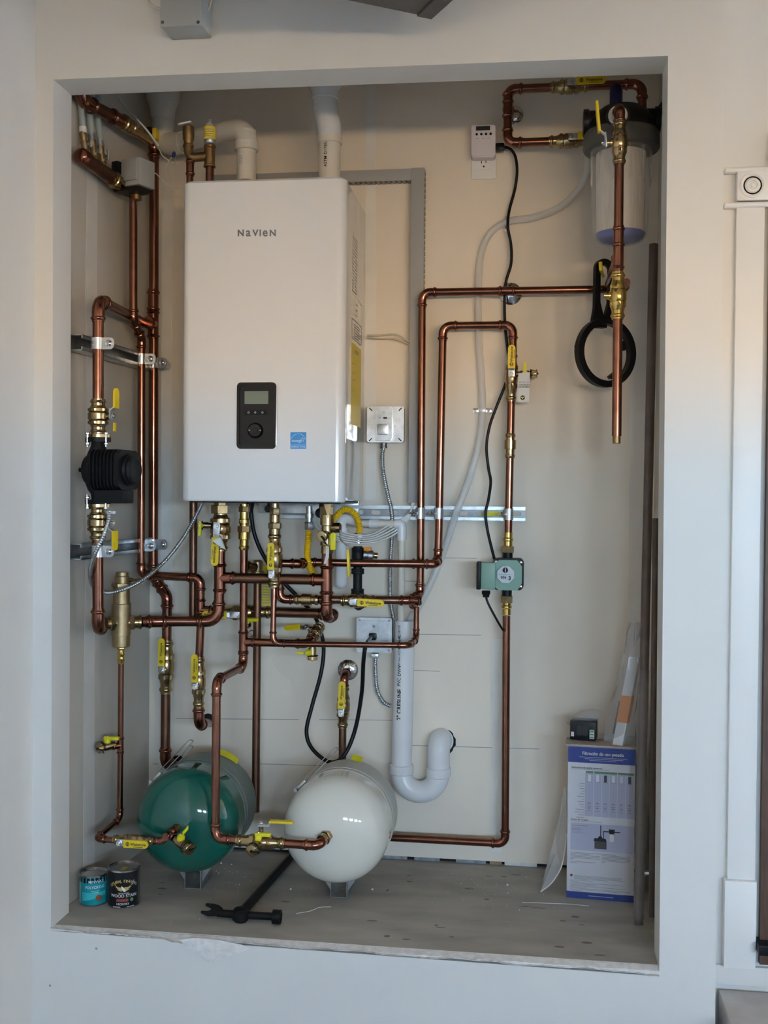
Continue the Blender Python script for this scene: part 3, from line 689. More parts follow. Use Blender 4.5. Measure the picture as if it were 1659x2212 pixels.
# pump
pz0, pz1 = L(212, 950).z, L(210, 1084).z; px_, py_ = vA1.x, vA1.y; pcn = V((px_, py_, (pz0+pz1)/2))
pump = thing('circulator_pump', 'black finned circulator pump on the left riser', 'pump', V((px_, py_, pz1)))
for zq, sgn in ((pz0, 1), (pz1, -1)):
    fl = MB(); pol = [(math.cos(a)*(.021+.014*abs(math.cos(a))**6), math.sin(a)*.024) for a in [2*math.pi*i/32 for i in range(32)]]
    fl.prism(pol, V((px_, py_, zq-.006)), X_, Y_, .012); obj('flange', fl, 'black_iron', pump)
    obj('brass_flange', MB().prism([(x*.95, y*.95) for x, y in pol], V((px_, py_, zq+(.006 if sgn > 0 else -.014))), X_, Y_, .008), 'brass', pump)
    for s in (-1, 1):
        bp = V((px_+s*.025, py_-.010, zq))
        obj('flange_bolt', MB().hexn(bp, Z_*sgn, -.014, -.007, .0062).lathe(bp, Z_*sgn, [(-.018, .003), (.018, .003)], 10).hexn(bp, Z_*sgn, .013, .019, .0062), 'chrome', pump)
vol = MB().lathe(V((px_, py_, pz1+.004)), Z_, [(0, .016), (.016, .018), (.028, .026), (.05, .034), (.100, .034), (.122, .026), (pz0-pz1-.02, .018), (pz0-pz1-.006, .016)], 20)
ma = V((1, -.20, 0)).normalized(); mc = pcn+V((0, 0, .002)); mside = Z_.cross(ma).normalized()
vol.lathe(mc-ma*.030, ma, [(0, .026), (.006, .040), (.03, .052), (.036, .052)], 24); obj('volute', vol, 'black_iron', pump)
def msec(w_, h_, r_): return rrect(w_, h_, r_, 5)
obj('motor', MB().prism(msec(.088, .092, .022), mc+ma*.006, mside, Z_, .074), 'black_plastic', pump)
for i in range(7): obj('cooling_fin', MB().prism(msec(.102, .104, .020), mc+ma*(.008+i*.0105), mside, Z_, .0036), 'black_plastic', pump)
obj('end_plate', MB().prism(msec(.098, .100, .022), mc+ma*.078, mside, Z_, .014), 'black_plastic', pump)
obj('end_cap', MB().lathe(mc+ma*.092, ma, [(0, .040), (.006, .040), (.010, .036), (.016, .036), (.019, .030), (.015, .022), (.015, .004)], 24), 'black_plastic', pump)
tb = mc+ma*.058+V((0, -.022, -.068)); obj('terminal_box', MB().box(tb, (.086, .05, .034), (ma, mside, Z_), .004), 'black_plastic', pump)
obj('bleed_screw', MB().cyl(mc-ma*.028+V((0, -.01, 0)), mc-ma*.050+V((0, -.01, 0)), .006, 12), 'black_iron', pump)
# lower pump valve and riser
wA0, wA1 = L(211, 1092), L(211, 1166)
vB = valve('brass ball valve directly below the black circulator pump', wA1, wA0, R1*1.08, V((1, -.2, 0)), -Z_, lg=.050, word=False, start=.020, k=1.05, up=.014)
sepY = 0.315; sepC = P(262, 1345, sepY)
lp = L(212, 1358)
run('copper pipe from below the pump round into the brass air separator', [wA1+V((0, 0, .004)), V((lp.x, lp.y, sepC.z-.001)), V((sepC.x-.034, sepC.y-.036, sepC.z-.001))], R1, m='copper')
# ---- air separator
sep = thing('air_separator', 'tall brass air separator with automatic vent on top', 'separator', P(262, 1400, sepY))
def sz_(v): return P(262, v, sepY).z
sx0, sy0 = sepC.x, sepC.y
zA, zB, zC, zD, zE = sz_(1397), sz_(1372), sz_(1304), sz_(1268), sz_(1243)
obj('body', MB().lathe(V((sx0, sy0, zA)), Z_, [(0, .022), (.002, .024), (zB-zA, .024), (zB-zA+.001, .0265), (zC-zA, .0265), (zC-zA+.001, .023), (zD-zA, .023)], 28), 'brass_cast', sep)
obj('hex_collar', MB().hexn(V((sx0, sy0, zD)), Z_, 0, .011, .027), 'brass', sep)
obj('vent_cap', MB().lathe(V((sx0+.002, sy0, zD+.011)), Z_, [(0, .020), (zE-zD-.014, .020), (zE-zD-.012, .017), (zE-zD-.002, .017)], 24), 'brass_cast', sep)
obj('vent_nozzle', MB().lathe(V((sx0+.016, sy0, zE-.012)), X_, [(0, .006), (.016, .006), (.017, .004), (.034, .004), (.034, .0055), (.038, .0055)], 12), 'brass', sep)
for dv in (V((-.68, -.73, 0)), V((.92, .38, 0))):
    dv.normalize(); obj('union_nut', MB().hexn(sepC, dv, .022, .036, .021).lathe(sepC, dv, [(.015, .018), (.046, .0165)], 20).lathe(sepC, dv, [(.046, .0185), (.050, .0195), (.054, .0185)], 20), 'brass', sep)
obj('bottom_nipple', MB().hexn(V((sx0, sy0, zA)), -Z_, 0, .009, .012).lathe(V((sx0, sy0, zA)), -Z_, [(.009, .0085), (.016, .0095), (.020, .011), (.024, .0095), (.034, .0095), (.036, .011), (.040, .0095), (.046, .009)], 16), 'brass_bright', sep)

# ---- half-inch line from separator to the green tank
s0 = V((sx0, sy0, zA-.044)); sd_ = P(259, 1632, sepY); s1 = P(259, 1768, sepY); s2 = P(207, 1806, .175); s3 = P(252, 1815, .165)
s1 = V((sx0-.001, sy0, s1.z)); s2.z = s1.z-.012
gy = .19; gport = P(385, 1787, gy)
run('thin copper drop from the air separator down toward the green tank', [s0, s1, s2, s3], R12, tees=[(V((sx0-.0005, sy0, P(259, 1610, sepY).z)), Z_, V((-.7, -.7, 0)))], coups=[])
drain('capped brass drain valve with yellow handle on the thin copper drop', V((sx0-.012, sy0-.012, P(259, 1606, sepY).z)), V((-.72, -.70, -.12)), .0115, .050, hd=X_, hn=Z_, hl=.042, ht=.42)
t0, t1 = P(246, 1813, .166), P(333, 1817, .155)
valve('horizontal ball valve with yellow handle left of the green tank port', t0, t1, R12*1.15, FRONT, X_, lg=.066, wd=.0195, at=.22, start=.014)
tj = P(368, 1802, .150)
run('short copper branch joining the valve to the green tank port', [t1, P(352, 1816, .152), tj+V((.0, .012, .004)), gport+V((-.002, -.012, 0))], R12, R=.012)
tt = thing('copper_tee', 'copper tee fitting in front of the green tank port', 'fitting', tj)
tee(tt, P(366, 1802, .156), unit(tj, gport), unit(P(366, 1802, .156), P(392, 1822, .12)), R12, L=.020)
drain('brass hose drain with yellow handle pointing down off the green tank', P(380, 1813, .140), unit(P(376, 1808, .142), P(414, 1836, .10)), .0125, .062, hd=unit(P(400, 1806, .12), P(414, 1790, .12)), hn=V((.25, -.35, .9)), hl=.034, ht=.30)
obj('hex_fitting', MB().hexn(gport, unit(gport, tj), 0, .012, .0125).lathe(gport, unit(gport, tj), [(.012, .0105), (.026, .0105)], 16), 'brass', tt)

# ---- rear riser pair
cY = L(331, 1000).y; bY = L(306, 1000).y
c_top = L(333, 305); c_bot = L(331, 1243)
rc = run('thick copper rear riser running full height on the left wall', [c_top+V((0, -.05, .012)), c_top, c_bot, P(361, 1288, .55), P(360, 1395, .55)], R1, tees=[(V((eT.x, eT.y, eT.z)), Z_, V((0, -1, 0)))], coups=[(L(331, 650), Z_)])
b_top = L(288, 425); b_mid = L(288, 690)
run('thinner copper rear riser jogging toward the thick one', [b_top, b_mid, L(306, 732), L(305, 1242), P(433, 1248, bY), P(434, 1332, bY), P(430, 1430, bY)], R34*1.04, R=.02, tees=[(P(433, 1318, bY), Z_, X_)])
valve('upright ball valve with yellow handle on the left rear drop', P(358, 1498, .55), P(361, 1382, .55), R1, FRONT, Z_, lg=.082, wd=.0185, at=.46, off=.036)
run('copper pipe dropping behind the green tank into the back wall', [P(358, 1492, .55), P(357, 1650, .55), P(384, 1655, BW+.0)], R1, m='copper_dull')
valve('upright ball valve with yellow handle right of the left rear drop', P(429, 1528, bY), P(430, 1418, bY), R34*1.12, FRONT, Z_, lg=.080, wd=.0185, at=.44, off=.033)
run('copper elbow from the lower valve into the back wall hole', [P(429, 1520, bY), P(430, 1566, bY), P(452, 1560, BW)], R1*.95)
obj('wall_hole', MB().lathe(P(450, 1556, BW-.0006), FRONT, [(0, .021), (.0008, .020)], 20), 'dark_hole', wall_back)
obj('wall_hole', MB().lathe(P(384, 1650, BW-.0006), FRONT, [(0, .026), (.0008, .025)], 20), 'dark_hole', wall_back)
run('plain copper line dropping straight from behind the boiler left end', [P(418, 1070, .50), P(417, 1345, .50)], .0115, m='copper_dull')

# ---- separator to boiler supply
eb = P(474, 1352, .40); e0 = V((sepC.x+.050, sepC.y+.022, sepC.z)); e1 = P(300, 1352, .35); e1.z = eb.z = sepC.z
sup = P(476, 1195, .40); eb2 = V((sup.x-.004, .40, sepC.z))
run('copper line from the air separator up to the big boiler valve', [e0, V((e0.x+.035, .362, sepC.z)), eb2, V((sup.x, .40, sup.z+.03))], R1, tees=[(V((sup.x-.001, .40, P(476, 1248, .40).z)), Z_, X_)], R=.034)
t_a, t_b = V((sup.x, .40, P(476, 1190, .40).z)), V((sup.x, .40, P(476, 1094, .40).z))
vs1 = valve('large boiler valve with yellow lever hanging down and white tag', t_a, t_b, R1*1.12, FRONT, V((-.03, 0, -1)), lg=.078, wd=.0215, at=.56, off=.036, start=.030, k=1.12)
obj('union_nut', MB().hexn(t_b, -Z_, -.004, .020, .027).hexn(t_b, Z_, 0, .022, .019), 'brass', vs1)
obj('tag_strip', MB().add([P(q[0], q[1], q[2]) for q in ((458, 1168, .34), (478, 1160, .345), (488, 1188, .345), (470, 1178, .338), (472, 1150, .34), (484, 1176, .33))], [(0, 1, 2, 3), (1, 4, 5, 2)]), 'paper_tag', vs1, flat=True)
drain('small yellow flag drain valve left of the large boiler valve', P(456, 1135, .385), V((-1, -.2, 0)), .009, .034, hd=V((0, 0, -1)), hn=FRONT, hl=.036, ht=.75, strap=True)
# horizontal from supply tee to the second boiler return column
ret = P(706, 1200, .40); zt_ = P(476, 1248, .40).z
run('copper cross line between the two large boiler risers', [V((sup.x+.03, .40, zt_)), V((ret.x-.03, .40, zt_))], R1, m='copper_dull')
rb_, rt_ = V((ret.x, .40, P(706, 1195, .40).z)), V((ret.x, .40, P(706, 1140, .40).z))
fe = P(716, 1326, .50); fe.z = P(716, 1326, .50).z
run('copper riser under the right boiler drain ending in a rear elbow', [rb_+V((0, 0, .01)), V((ret.x, .40, fe.z)), V((ret.x+.004, .50, fe.z)), V((ret.x-.03, .505, fe.z))], R1, tees=[(V((ret.x, .40, zt_)), Z_, -X_)], coups=[], R=.024)
hz0, hz1 = P(572, 1324, .505), V((ret.x-.025, .505, fe.z)); hz0.z = fe.z
run('horizontal copper line behind the risers into the rear elbow', [hz0, hz1], R1, m='copper_dull')
hv0 = P(447, 1324, .50); hv0.z = fe.z; hv1 = V((hz0.x, .505, fe.z))
run('short copper stub feeding the sideways rear valve', [hv0+V((-.012, 0, 0)), P(478, 1324, .50)], R1)
valve('sideways ball valve with yellow handle pointing left behind the risers', P(474, 1324, .50), hv1+V((.02, 0, 0)), R1, V((0, -1, -.05)), -X_, lg=.072, wd=.0205, at=.40, off=.040, start=.026)
# right column: valve with drain
vr = thing('isolation_valve', 'brass boiler isolation valve with round drain cap and yellow tee handle', 'valve', rb_)
obj('valve_body', MB().lathe(rb_, Z_, [(0, .0165), (.02, .0165), (.022, .019), (.05, .019), (.052, .016), (.075, .016), (.077, .020), (.105, .020), (.107, .014), (.145, .014)], 20), 'brass', vr)
obj('union_nut', MB().hexn(rb_, Z_, .105, .128, .021), 'brass_cast', vr)
obj('clip', MB().add([P(700, 1090, .36), P(716, 1088, .36), P(709, 1120, .36), P(700, 1090, .38), P(716, 1088, .38), P(709, 1120, .38)], [(0, 1, 2), (3, 4, 5), (0, 1, 4, 3), (1, 2, 5, 4), (2, 0, 3, 5)]), 'brass', vr, flat=True)
cpd = P(694, 1159, .34); obj('drain_cap', MB().lathe(cpd+V((.006, .045, .004)), cpd-(cpd+V((.006, .045, .004))), [(0, .010), (.03, .010), (.03, .0145), (.045, .0145), (.046, .012)], 24), 'brass', vr)
obj('cap_strap', MB().sweep(smooth([cpd+V((0, -.003, .001)), cpd+V((.006, -.006, -.006)), cpd+V((.013, -.005, -.018)), cpd+V((.016, .002, -.022)), cpd+V((.006, .008, -.016))], 6), .0018, 6), 'black_rubber', vr)
th = P(717, 1160, .35); hm = MB().lathe(th+V((0, .02, 0)), FRONT, [(0, .010), (.014, .010), (.018, .008)], 14); hm.box(th+V((.004, -.002, -.012)), (.014, .010, .045), bev=.001)
obj('tee_handle', hm, 'yellow_lime', vr)
obj('tag_strip', MB().add([P(704, 1184, .365), P(711, 1180, .365), P(710, 1205, .36), P(704, 1218, .36), P(699, 1218, .36), P(704, 1200, .362)], [(0, 1, 2, 5), (5, 2, 3, 4)]), 'paper_tag', vr, flat=True)
lv = thing('ball_valve', 'ball valve with thin yellow lever hanging edge-on beside the gas pipe', 'valve', P(745, 1245, .36), 'yellow-handled brass ball valves')
obj('lever_arm', MB().sweep(smooth([P(735, 1145, .38), P(736, 1165, .37), P(750, 1180, .36), P(752, 1190, .36)], 5), .0022, 8), 'zinc', lv)
obj('grip_sleeve', MB().box((P(752, 1186, .36)+P(754, 1247, .36))/2, (.0075, .018, (P(752, 1186, .36)-P(754, 1247, .36)).length), (X_, Y_, unit(P(754, 1247, .36), P(752, 1186, .36))), .003), 'yellow_grip', lv)
obj('valve_body', MB().lathe(P(725, 1140, .40), X_, [(-.012, .011), (.0, .014), (.012, .014), (.016, .010)], 14), 'brass', lv)

# ---- second boiler riser (three-quarter line) to the white tank
g_t = P(527, 1192, .42); g_x = g_t.x; gtz = P(527, 1387, .42).z
wy = .185; wport = P(707, 1806, wy); q1 = P(525, 1440, .42); q2 = P(468, 1466, .30); q3 = P(464, 1817, .20); q3.y = .30; q3 = V((q2.x, .30, wport.z-.012))
q4 = P(495, 1817, .24)
yv = .152
gz = P(560, 1817, yv).z; q2 = P(468, 1466, yv+.012); q3 = P(465, 1817, yv)
run('copper line stepping forward and down from boiler to the white tank', [g_t+V((0, 0, .02)), V((g_x, .42, q1.z)), V((q2.x, yv+.012, q2.z-.004)), V((q3.x, yv, gz)), V((P(555, 1817, yv).x, yv-.004, gz))], R34, tees=[(V((g_x, .42, gtz)), Z_, X_)], R=.024, m='copper')
mv = thing('boiler_union', 'brass union stack above the second copper riser', 'fitting', g_t)
obj('union_body', MB().lathe(V((g_x, .42, P(527, 1188, .42).z)), Z_, [(0, .0125), (.004, .0145), (.010, .0145), (.012, .0125), (.028, .0125), (.030, .016), (.052, .016), (.054, .013), (.072, .013), (.074, .015), (.085, .015), (.087, .0125), (.128, .0125)], 20), 'brass_bright', mv)
obj('union_nut', MB().hexn(V((g_x, .42, P(527, 1150, .42).z)), Z_, 0, .018, .019).hexn(V((g_x, .42, P(527, 1106, .42).z)), Z_, 0, .016, .016), 'bronze', mv)
va, vb = V((P(512, 1817, yv).x, yv-.003, gz)), V((P(618, 1817, yv).x, yv-.006, gz))
vw = valve('ball valve with raised flat yellow lever left of the white tank', va, vb, R34*1.06, Z_, X_, lg=.062, wd=.018, at=.50, off=.040, start=.022, word=False, up=.012)
drain('round capped drain with square yellow handle beside the white tank valve', V((P(562, 1817, yv).x, yv-.012, gz-.002)), V((-.18, -.95, -.15)), .0125, .044, hd=X_, hn=Z_, hl=.040, ht=.05)
run('copper stub and elbow entering the white tank', [vb+V((-.006, 0, 0)), V((P(690, 1817, yv).x, yv-.010, gz)), V((wport.x, wy, wport.z))], R34, R=.024)
wf = thing('brass_adapter', 'hexagonal brass adapter in the white tank port', 'fitting', wport)
wd_ = unit(wport, V((P(690, 1817, yv).x, yv-.012, gz))); wd2 = V((-.35, -.9, -.12)).normalized()
obj('hex_body', MB().hexn(wport+V((0, .006, 0)), wd2, 0, .014, .0165).lathe(wport, wd2, [(.014, .0135), (.028, .0135)], 18), 'brass', wf)
# branch to the rear drain valve
bz = V((P(665, 1388, .42).x, .42, gtz)); run('copper branch running right toward the angled rear valve', [V((g_x+.02, .42, gtz)), bz, P(678, 1372, .47)], R34, R=.018)
ra, rb = P(672, 1380, .455), P(692, 1352, .52)
vq = valve('angled brass valve with cap hanging below the copper branch', ra, rb, R34*1.05, V((-.7, -.5, .5)), V((-1, -.1, -.1)), lg=.045, wd=.018, word=False, start=.018)
drain('capped brass drain pointing down from the angled rear valve', P(675, 1392, .45), V((0, -.05, -1)), .0115, .044, hd=V((-1, 0, 0)), hn=V((-.6, -.6, 0)), hl=.03, ht=.5)

# ---- third boiler riser with valve, thin line and check valve
h_x = P(591, 1200, .37).x; hv_a, hv_b = P(592, 1268, .39), P(594, 1150, .39); hv_a.x = hv_b.x = P(593, 1200, .39).x
uh = thing('boiler_union', 'brass union stack above the third copper riser', 'fitting', hv_b)
obj('union_body', MB().lathe(V((hv_b.x, .39, P(593, 1152, .39).z)), Z_, [(0, .0155), (.012, .0155), (.014, .013), (.030, .013), (.032, .015), (.050, .015), (.052, .0125), (.085, .0125)], 20), 'brass', uh)
obj('union_nut', MB().hexn(V((hv_b.x, .39, P(593, 1142, .39).z)), Z_, 0, .016, .019).hexn(V((hv_b.x, .39, P(593, 1112, .39).z)), Z_, 0, .020, .015), 'brass_cast', uh)
valve('upright ball valve with yellow handle under the third boiler port', hv_a, hv_b, R34*1.25, FRONT, Z_, lg=.074, wd=.0185, at=.22, off=.034, start=.017)
th_z = P(590, 1392, .365).z; t_x = P(590, 1300, .375).x
r5 = V((P(884, 1396, .42).x, .42, th_z)); r6 = V((P(899, 1375, .53).x, .53, th_z+.002)); r7 = V((P(901, 1300, .56).x, .545, P(901, 1310, .56).z))
run('thin copper line looping under the boiler from the third valve', [V((t_x, .385, P(590, 1272, .375).z)), V((t_x, .375, th_z)), r5, r6, r7], R12, R=.022, m='copper')
# upper horizontal to strut riser
uz = P(640, 1217, .45).z; up0 = V((hv_b.x+.012, .41, uz+.002)); up1 = V((P(648, 1217, .44).x, .43, uz)); up2 = V((P(664, 1217, .48).x, .47, uz+.002)); jx = P(946, 1215, .58)
ju = V((jx.x, .575, P(946, 1216, .575).z))
j_top = V((P(957, 703, .575).x, .575, P(957, 703, .575).z)); 
run('upper horizontal copper line from third valve to second strut riser', [up0, up1, up2, V((ju.x, .52, ju.z)), V((P(946, 1200, .575).x, .575, ju.z+.012)), V((P(948, 1150, .575).x, .575, P(948, 1150, .575).z))], R34, R=.016, coups=[(V((P(908, 1217, .525).x, .523, ju.z)), X_)])
# lower horizontal with check valve and ball valve to first strut riser
lz_ = P(700, 1296, .43).z; ix = P(909, 1290, .575)
low0 = V((P(604, 1250, .42).x, .42, P(604, 1240, .42).z)); low1 = V((P(604, 1294, .42).x, .42, lz_))
run('lower horizontal copper line joining third valve to first strut riser', [low0, low1, V((P(885, 1297, .50).x, .50, P(885, 1297, .50).z)), V((P(907, 1288, .575).x, .575, P(907, 1285, .575).z)), V((P(908, 1250, .575).x, .575, P(908, 1250, .575).z))], R34, R=.018, m='copper_dull', tees=[(P(886, 1297, .502), X_, unit(P(886, 1297, .5), r7))])
cvp = V((P(663, 1295, .43).x, .428, lz_)); ck = thing('check_valve', 'short brass check valve in the lower horizontal line', 'valve', cvp)
cd_ = X_; obj('valve_body', MB().lathe(cvp, cd_, [(-.034, .0125), (-.030, .0145), (-.024, .0145), (-.022, .0125), (-.014, .0125), (-.0135, .0165), (.0135, .0165), (.014, .0125), (.022, .0125), (.024, .0145), (.030, .0145), (.034, .0125)], 22), 'brass', ck)
vz = V((P(736, 1297, .445).x, .443, P(736, 1297, .445).z)); vz2 = V((P(812, 1298, .465).x, .465, P(812, 1298, .465).z))
valve('horizontal ball valve with yellow handle under the black gas pipe', vz, vz2, R34*1.1, V((0, -1, 0)), V((1, 0, -.02)), lg=.074, wd=.0205, at=.38, off=.034, start=.016)

# ---- tall loops on the right half of the back wall
i_top = V((P(912, 632, .575).x, .575, P(912, 632, .575).z)); i_end = V((P(1345, 625, .575).x, .575, P(1340, 624, .575).z)); i_top.z = i_end.z = (i_top.z+i_end.z)/2
fx = P(1336, 560, .13)
run('tall outer copper loop rising and crossing right to the filter', [V((P(908, 1258, .575).x, .575, P(908, 1258, .575).z)), i_top, i_end, V((i_end.x+.002, .48, i_end.z))], R34, coups=[(V((P(1095, 628, .575).x, .575, i_top.z)), X_)], R=.024)
k_top = V((P(1108, 703, .575).x, .575, P(1108, 703, .575).z)); j_top.z = k_top.z = (j_top.z+k_top.z)/2
run('inner copper loop between the strut and the yellow bypass valve', [V((P(948, 1152, .575).x, .575, P(948, 1152, .575).z)), j_top, k_top, V((P(1108, 768, .575).x, .575, P(1108, 768, .575).z))], R34, R=.024)
def RV(v, u=None): return V((P(u or (1108-(v-700)*.0222), v, .575).x, .575, P(1100, v, .575).z))
v1 = valve('upright mixing valve with yellow handle and white tag', RV(868), RV(762), R34*1.05, FRONT, Z_, lg=.066, wd=.0205, at=.53, off=.034, start=.016)
drain('yellow flag side drain beside the white instruction tag', RV(812)+V((.012, -.01, .004)), V((1, -.15, 0)), .0095, .060, hd=Z_, hn=FRONT, hl=.038, ht=.42)
tg = thing('hang_tag', 'white instruction tag hanging from the side drain', 'tag', P(1132, 868, .525))
obj('card', MB().add([P(*q) for q in ((1123, 806, .528), (1145, 804, .528), (1143, 869, .524), (1118, 869, .524))], [(0, 1, 2, 3)]), 'paper_tag', tg, flat=True)
obj('card', MB().add([P(*q) for q in ((1120, 806, .531), (1140, 806, .531), (1138, 867, .530), (1115, 867, .530))], [(0, 1, 2, 3)]), 'paper_tag', tg, flat=True)
text('IMPORTANT', .0062, P(1134, 826, .5265), X_, Z_, 'ink_grey', tg); text('HANDLE IS', .0062, P(1133, 831.5, .5265), X_, Z_, 'ink', tg, bold=.02); text('REVERSIBLE', .0060, P(1132, 836, .5262), X_, Z_, 'ink', tg, bold=.02)
lc = P(1129, 859, .5245); lg_ = obj('logo_mark', MB().prism(circ(.0065, 18), lc, X_, Z_, .0004), 'ink', tg); obj('logo_bar', MB().box(lc+V((0, -.0007, .001)), (.010, .0003, .0022)).box(lc+V((0, -.0007, -.001)), (.002, .0003, .006)), 'yellow_lime', tg, flat=True)
run('copper pipe between the tagged valve and brass check valve', [RV(862), RV(942)], R34)
ckv = thing('check_valve', 'upright brass check valve on the right riser', 'valve', RV(985))
ca, cb_ = RV(990), RV(936); Lc = (cb_-ca).length
obj('valve_body', MB().lathe(ca, cb_-ca, [(0, .0125), (.004, .0145), (.010, .0145), (.012, .0125), (Lc*.36, .0125), (Lc*.37, .0165), (Lc*.72, .0165), (Lc*.73, .0125), (Lc-.012, .0125), (Lc-.010, .0145), (Lc-.004, .0145), (Lc, .0125)], 22), 'brass', ckv)
run('copper pipe from the check valve down to the green pump', [RV(985), RV(1150)], R34)
run('long copper riser below the green pump ending behind the white tank', [RV(1330), V((P(1091, 1822, .575).x, .575, P(1091, 1822, .575).z)), V((P(830, 1806, .575).x, .575, P(1091, 1822, .575).z))], R34, m='copper', R=.022)
# green circulator
gp = thing('circulator_pump', 'small green circulator pump with octagonal dial face', 'pump', RV(1280))
def hexend(vtop, vbot, flip):
    a_, c_ = RV(vbot), RV(vtop); Ln = (c_-a_).length
    pr = [(0, .0125), (.003, .0155), (.008, .0155), (.010, .0125), (.022, .0125), (.025, .0150), (.030, .0150), (.033, .0125), (Ln, .0125)]
    obj('union_tail', MB().lathe(a_ if not flip else c_, (c_-a_)*(1 if not flip else -1), [(Ln-t_, r_) for t_, r_ in reversed(pr)], 20), 'brass_bright', gp)
hexend(1150, 1186, True); hexend(1290, 1328, False)
obj('union_nut', MB().hexn(RV(1194), Z_, -.0, .018, .0195), 'brass_cast', gp); obj('union_nut', MB().hexn(RV(1302), Z_, 0, .020, .0185), 'brass_cast', gp)
obj('neck', MB().cyl(RV(1192), RV(1298), .014, 18), 'black_plastic', gp)
def GQ(u, v, y): return P(u, v, y)
ga, gb = GQ(1065, 1206, .53), GQ(1131, 1276, .53); gw, gh = gb.x-ga.x, ga.z-gb.z; gc = V(((ga.x+gb.x)/2, .53, (ga.z+gb.z)/2))
obj('back_housing', MB().prism(rrect(gw, gh, .014), gc+V((0, .052, 0)), X_, Z_, .045), 'black_plastic', gp)
hs = MB().prism([(-gw*.46, -gh*.36), (-gw*.30, -gh*.48), (gw*.30, -gh*.48), (gw*.44, -gh*.26), (gw*.44, gh*.26), (gw*.28, gh*.46), (-gw*.28, gh*.46), (-gw*.46, gh*.34)], gc+V((0, .010, 0)), X_, Z_, .030); obj('motor_cover', hs, 'pump_green', gp)
ea_, eb_ = GQ(1031, 1214, .53), GQ(1070, 1272, .53)
obj('control_box', MB().box(V(((ea_.x+eb_.x)/2+.006, .535, (ea_.z+eb_.z)/2)), (eb_.x-ea_.x-.012, .060, ea_.z-eb_.z), bev=.003), 'pump_green', gp)
obj('control_box_lid', MB().box(V((ea_.x+.005, .535, (ea_.z+eb_.z)/2)), (.012, .062, ea_.z-eb_.z+.002), bev=.002), 'black_plastic', gp)
gf = GQ(1092.5, 1241, .505); r8 = .0235
oc = [(r8*1.06*math.cos(a), r8*1.06*math.sin(a)) for a in [math.pi*(i+.5)/4 for i in range(8)]]
fp = obj('face_plate', MB().prism(oc, V((gf.x, .512, gf.z)), X_, Z_, .014), 'pump_face', gp)
obj('dial_knob', MB().lathe(V((gf.x-.001, .499, gf.z+.0125)), FRONT, [(0, .0075), (.004, .0072), (.0045, .006)], 20), 'black_plastic', fp)
obj('dial_pointer', MB().box(V((gf.x-.001, .494, gf.z+.0125)), (.0018, .002, .011)), 'light_print', fp)
text('006', .0105, V((gf.x-.006, .4975, gf.z-.008)), X_, Z_, 'ink', fp, bold=.02); text('e', .006, V((gf.x+.0048, .4975, gf.z-.0095)), X_, Z_, 'ink_grey', fp); text('3', .0155, V((gf.x+.0110, .4975, gf.z-.0100)), X_, Z_, 'ink', fp, bold=.03)
obj('face_print', MB().box(V((gf.x-.002, .4978, gf.z+.001)), (.034, .0003, .0008)).hollow(rrect(.006, .0035, .0015), rrect(.0052, .0027, .0012), V((gf.x-.003, .4978, gf.z-.0025)), X_, Z_, .0003), 'ink_grey', fp, flat=True)
for sx, sy in ((-1, 1), (1, 1), (1, -1), (-1, -1)): obj('corner_screw', MB().lathe(gc+V((sx*gw*.40, .008, sy*gh*.38)), FRONT, [(0, .005), (.002, .0045), (.003, .002)], 14), 'chrome' if (sx, sy) != (-1, -1) else 'black_plastic', gp)
cgp = GQ(1050, 1276, .535); obj('cable_gland', MB().hexn(cgp, -Z_, 0, .010, .0135).lathe(cgp, -Z_, [(.010, .010), (.018, .009)], 14), 'black_plastic', gp)
cord('black_cable', 'short black cord from the pump gland to the copper riser', 'cord', [GQ(1050, 1284, .535), GQ(1053, 1300, .53), GQ(1070, 1333, .535), GQ(1088, 1362, .555), GQ(1092, 1350, .59)], .0033, 'black_rubber')

# ---- back strut with clamps
sa, sb = P(700, 1107, BW), P(1135, 1109, BW); sb.z = sa.z = (sa.z+sb.z)/2
sa.x = BX+.19
st_ = strut('long slotted zinc strut channel across the back wall under the boiler', V((sa.x, BW, sa.z)), V((sb.x, BW, sa.z)), FRONT, Z_, h=.042, dp=.030)
ya = P(1045, 1108, .61), P(1088, 1109, .61)
obj('yellow_sticker', MB().box((ya[0]+ya[1])/2+V((0, .006, -.002)), (ya[1].x-ya[0].x, .0006, .014)), 'yellow_lime', st_, flat=True)
for u, nm in ((908, 'outer loop riser'), (948, 'inner loop riser'), (1099, 'right riser above the green pump')):
    c_ = V((P(u, 1108, .575).x, .575, sa.z)); t_ = clamp(f'zinc strut clamp around the {nm}', c_, Z_, FRONT, X_, R34, w_=.032, ears=False)
    obj('clamp_screw', MB().cyl(c_+V((-.030, -.004, .0)), c_+V((-.008, -.012, 0)), .003, 8).hexn(c_+V((-.018, -.010, 0)), X_, -.004, .002, .006), 'chrome', t_)
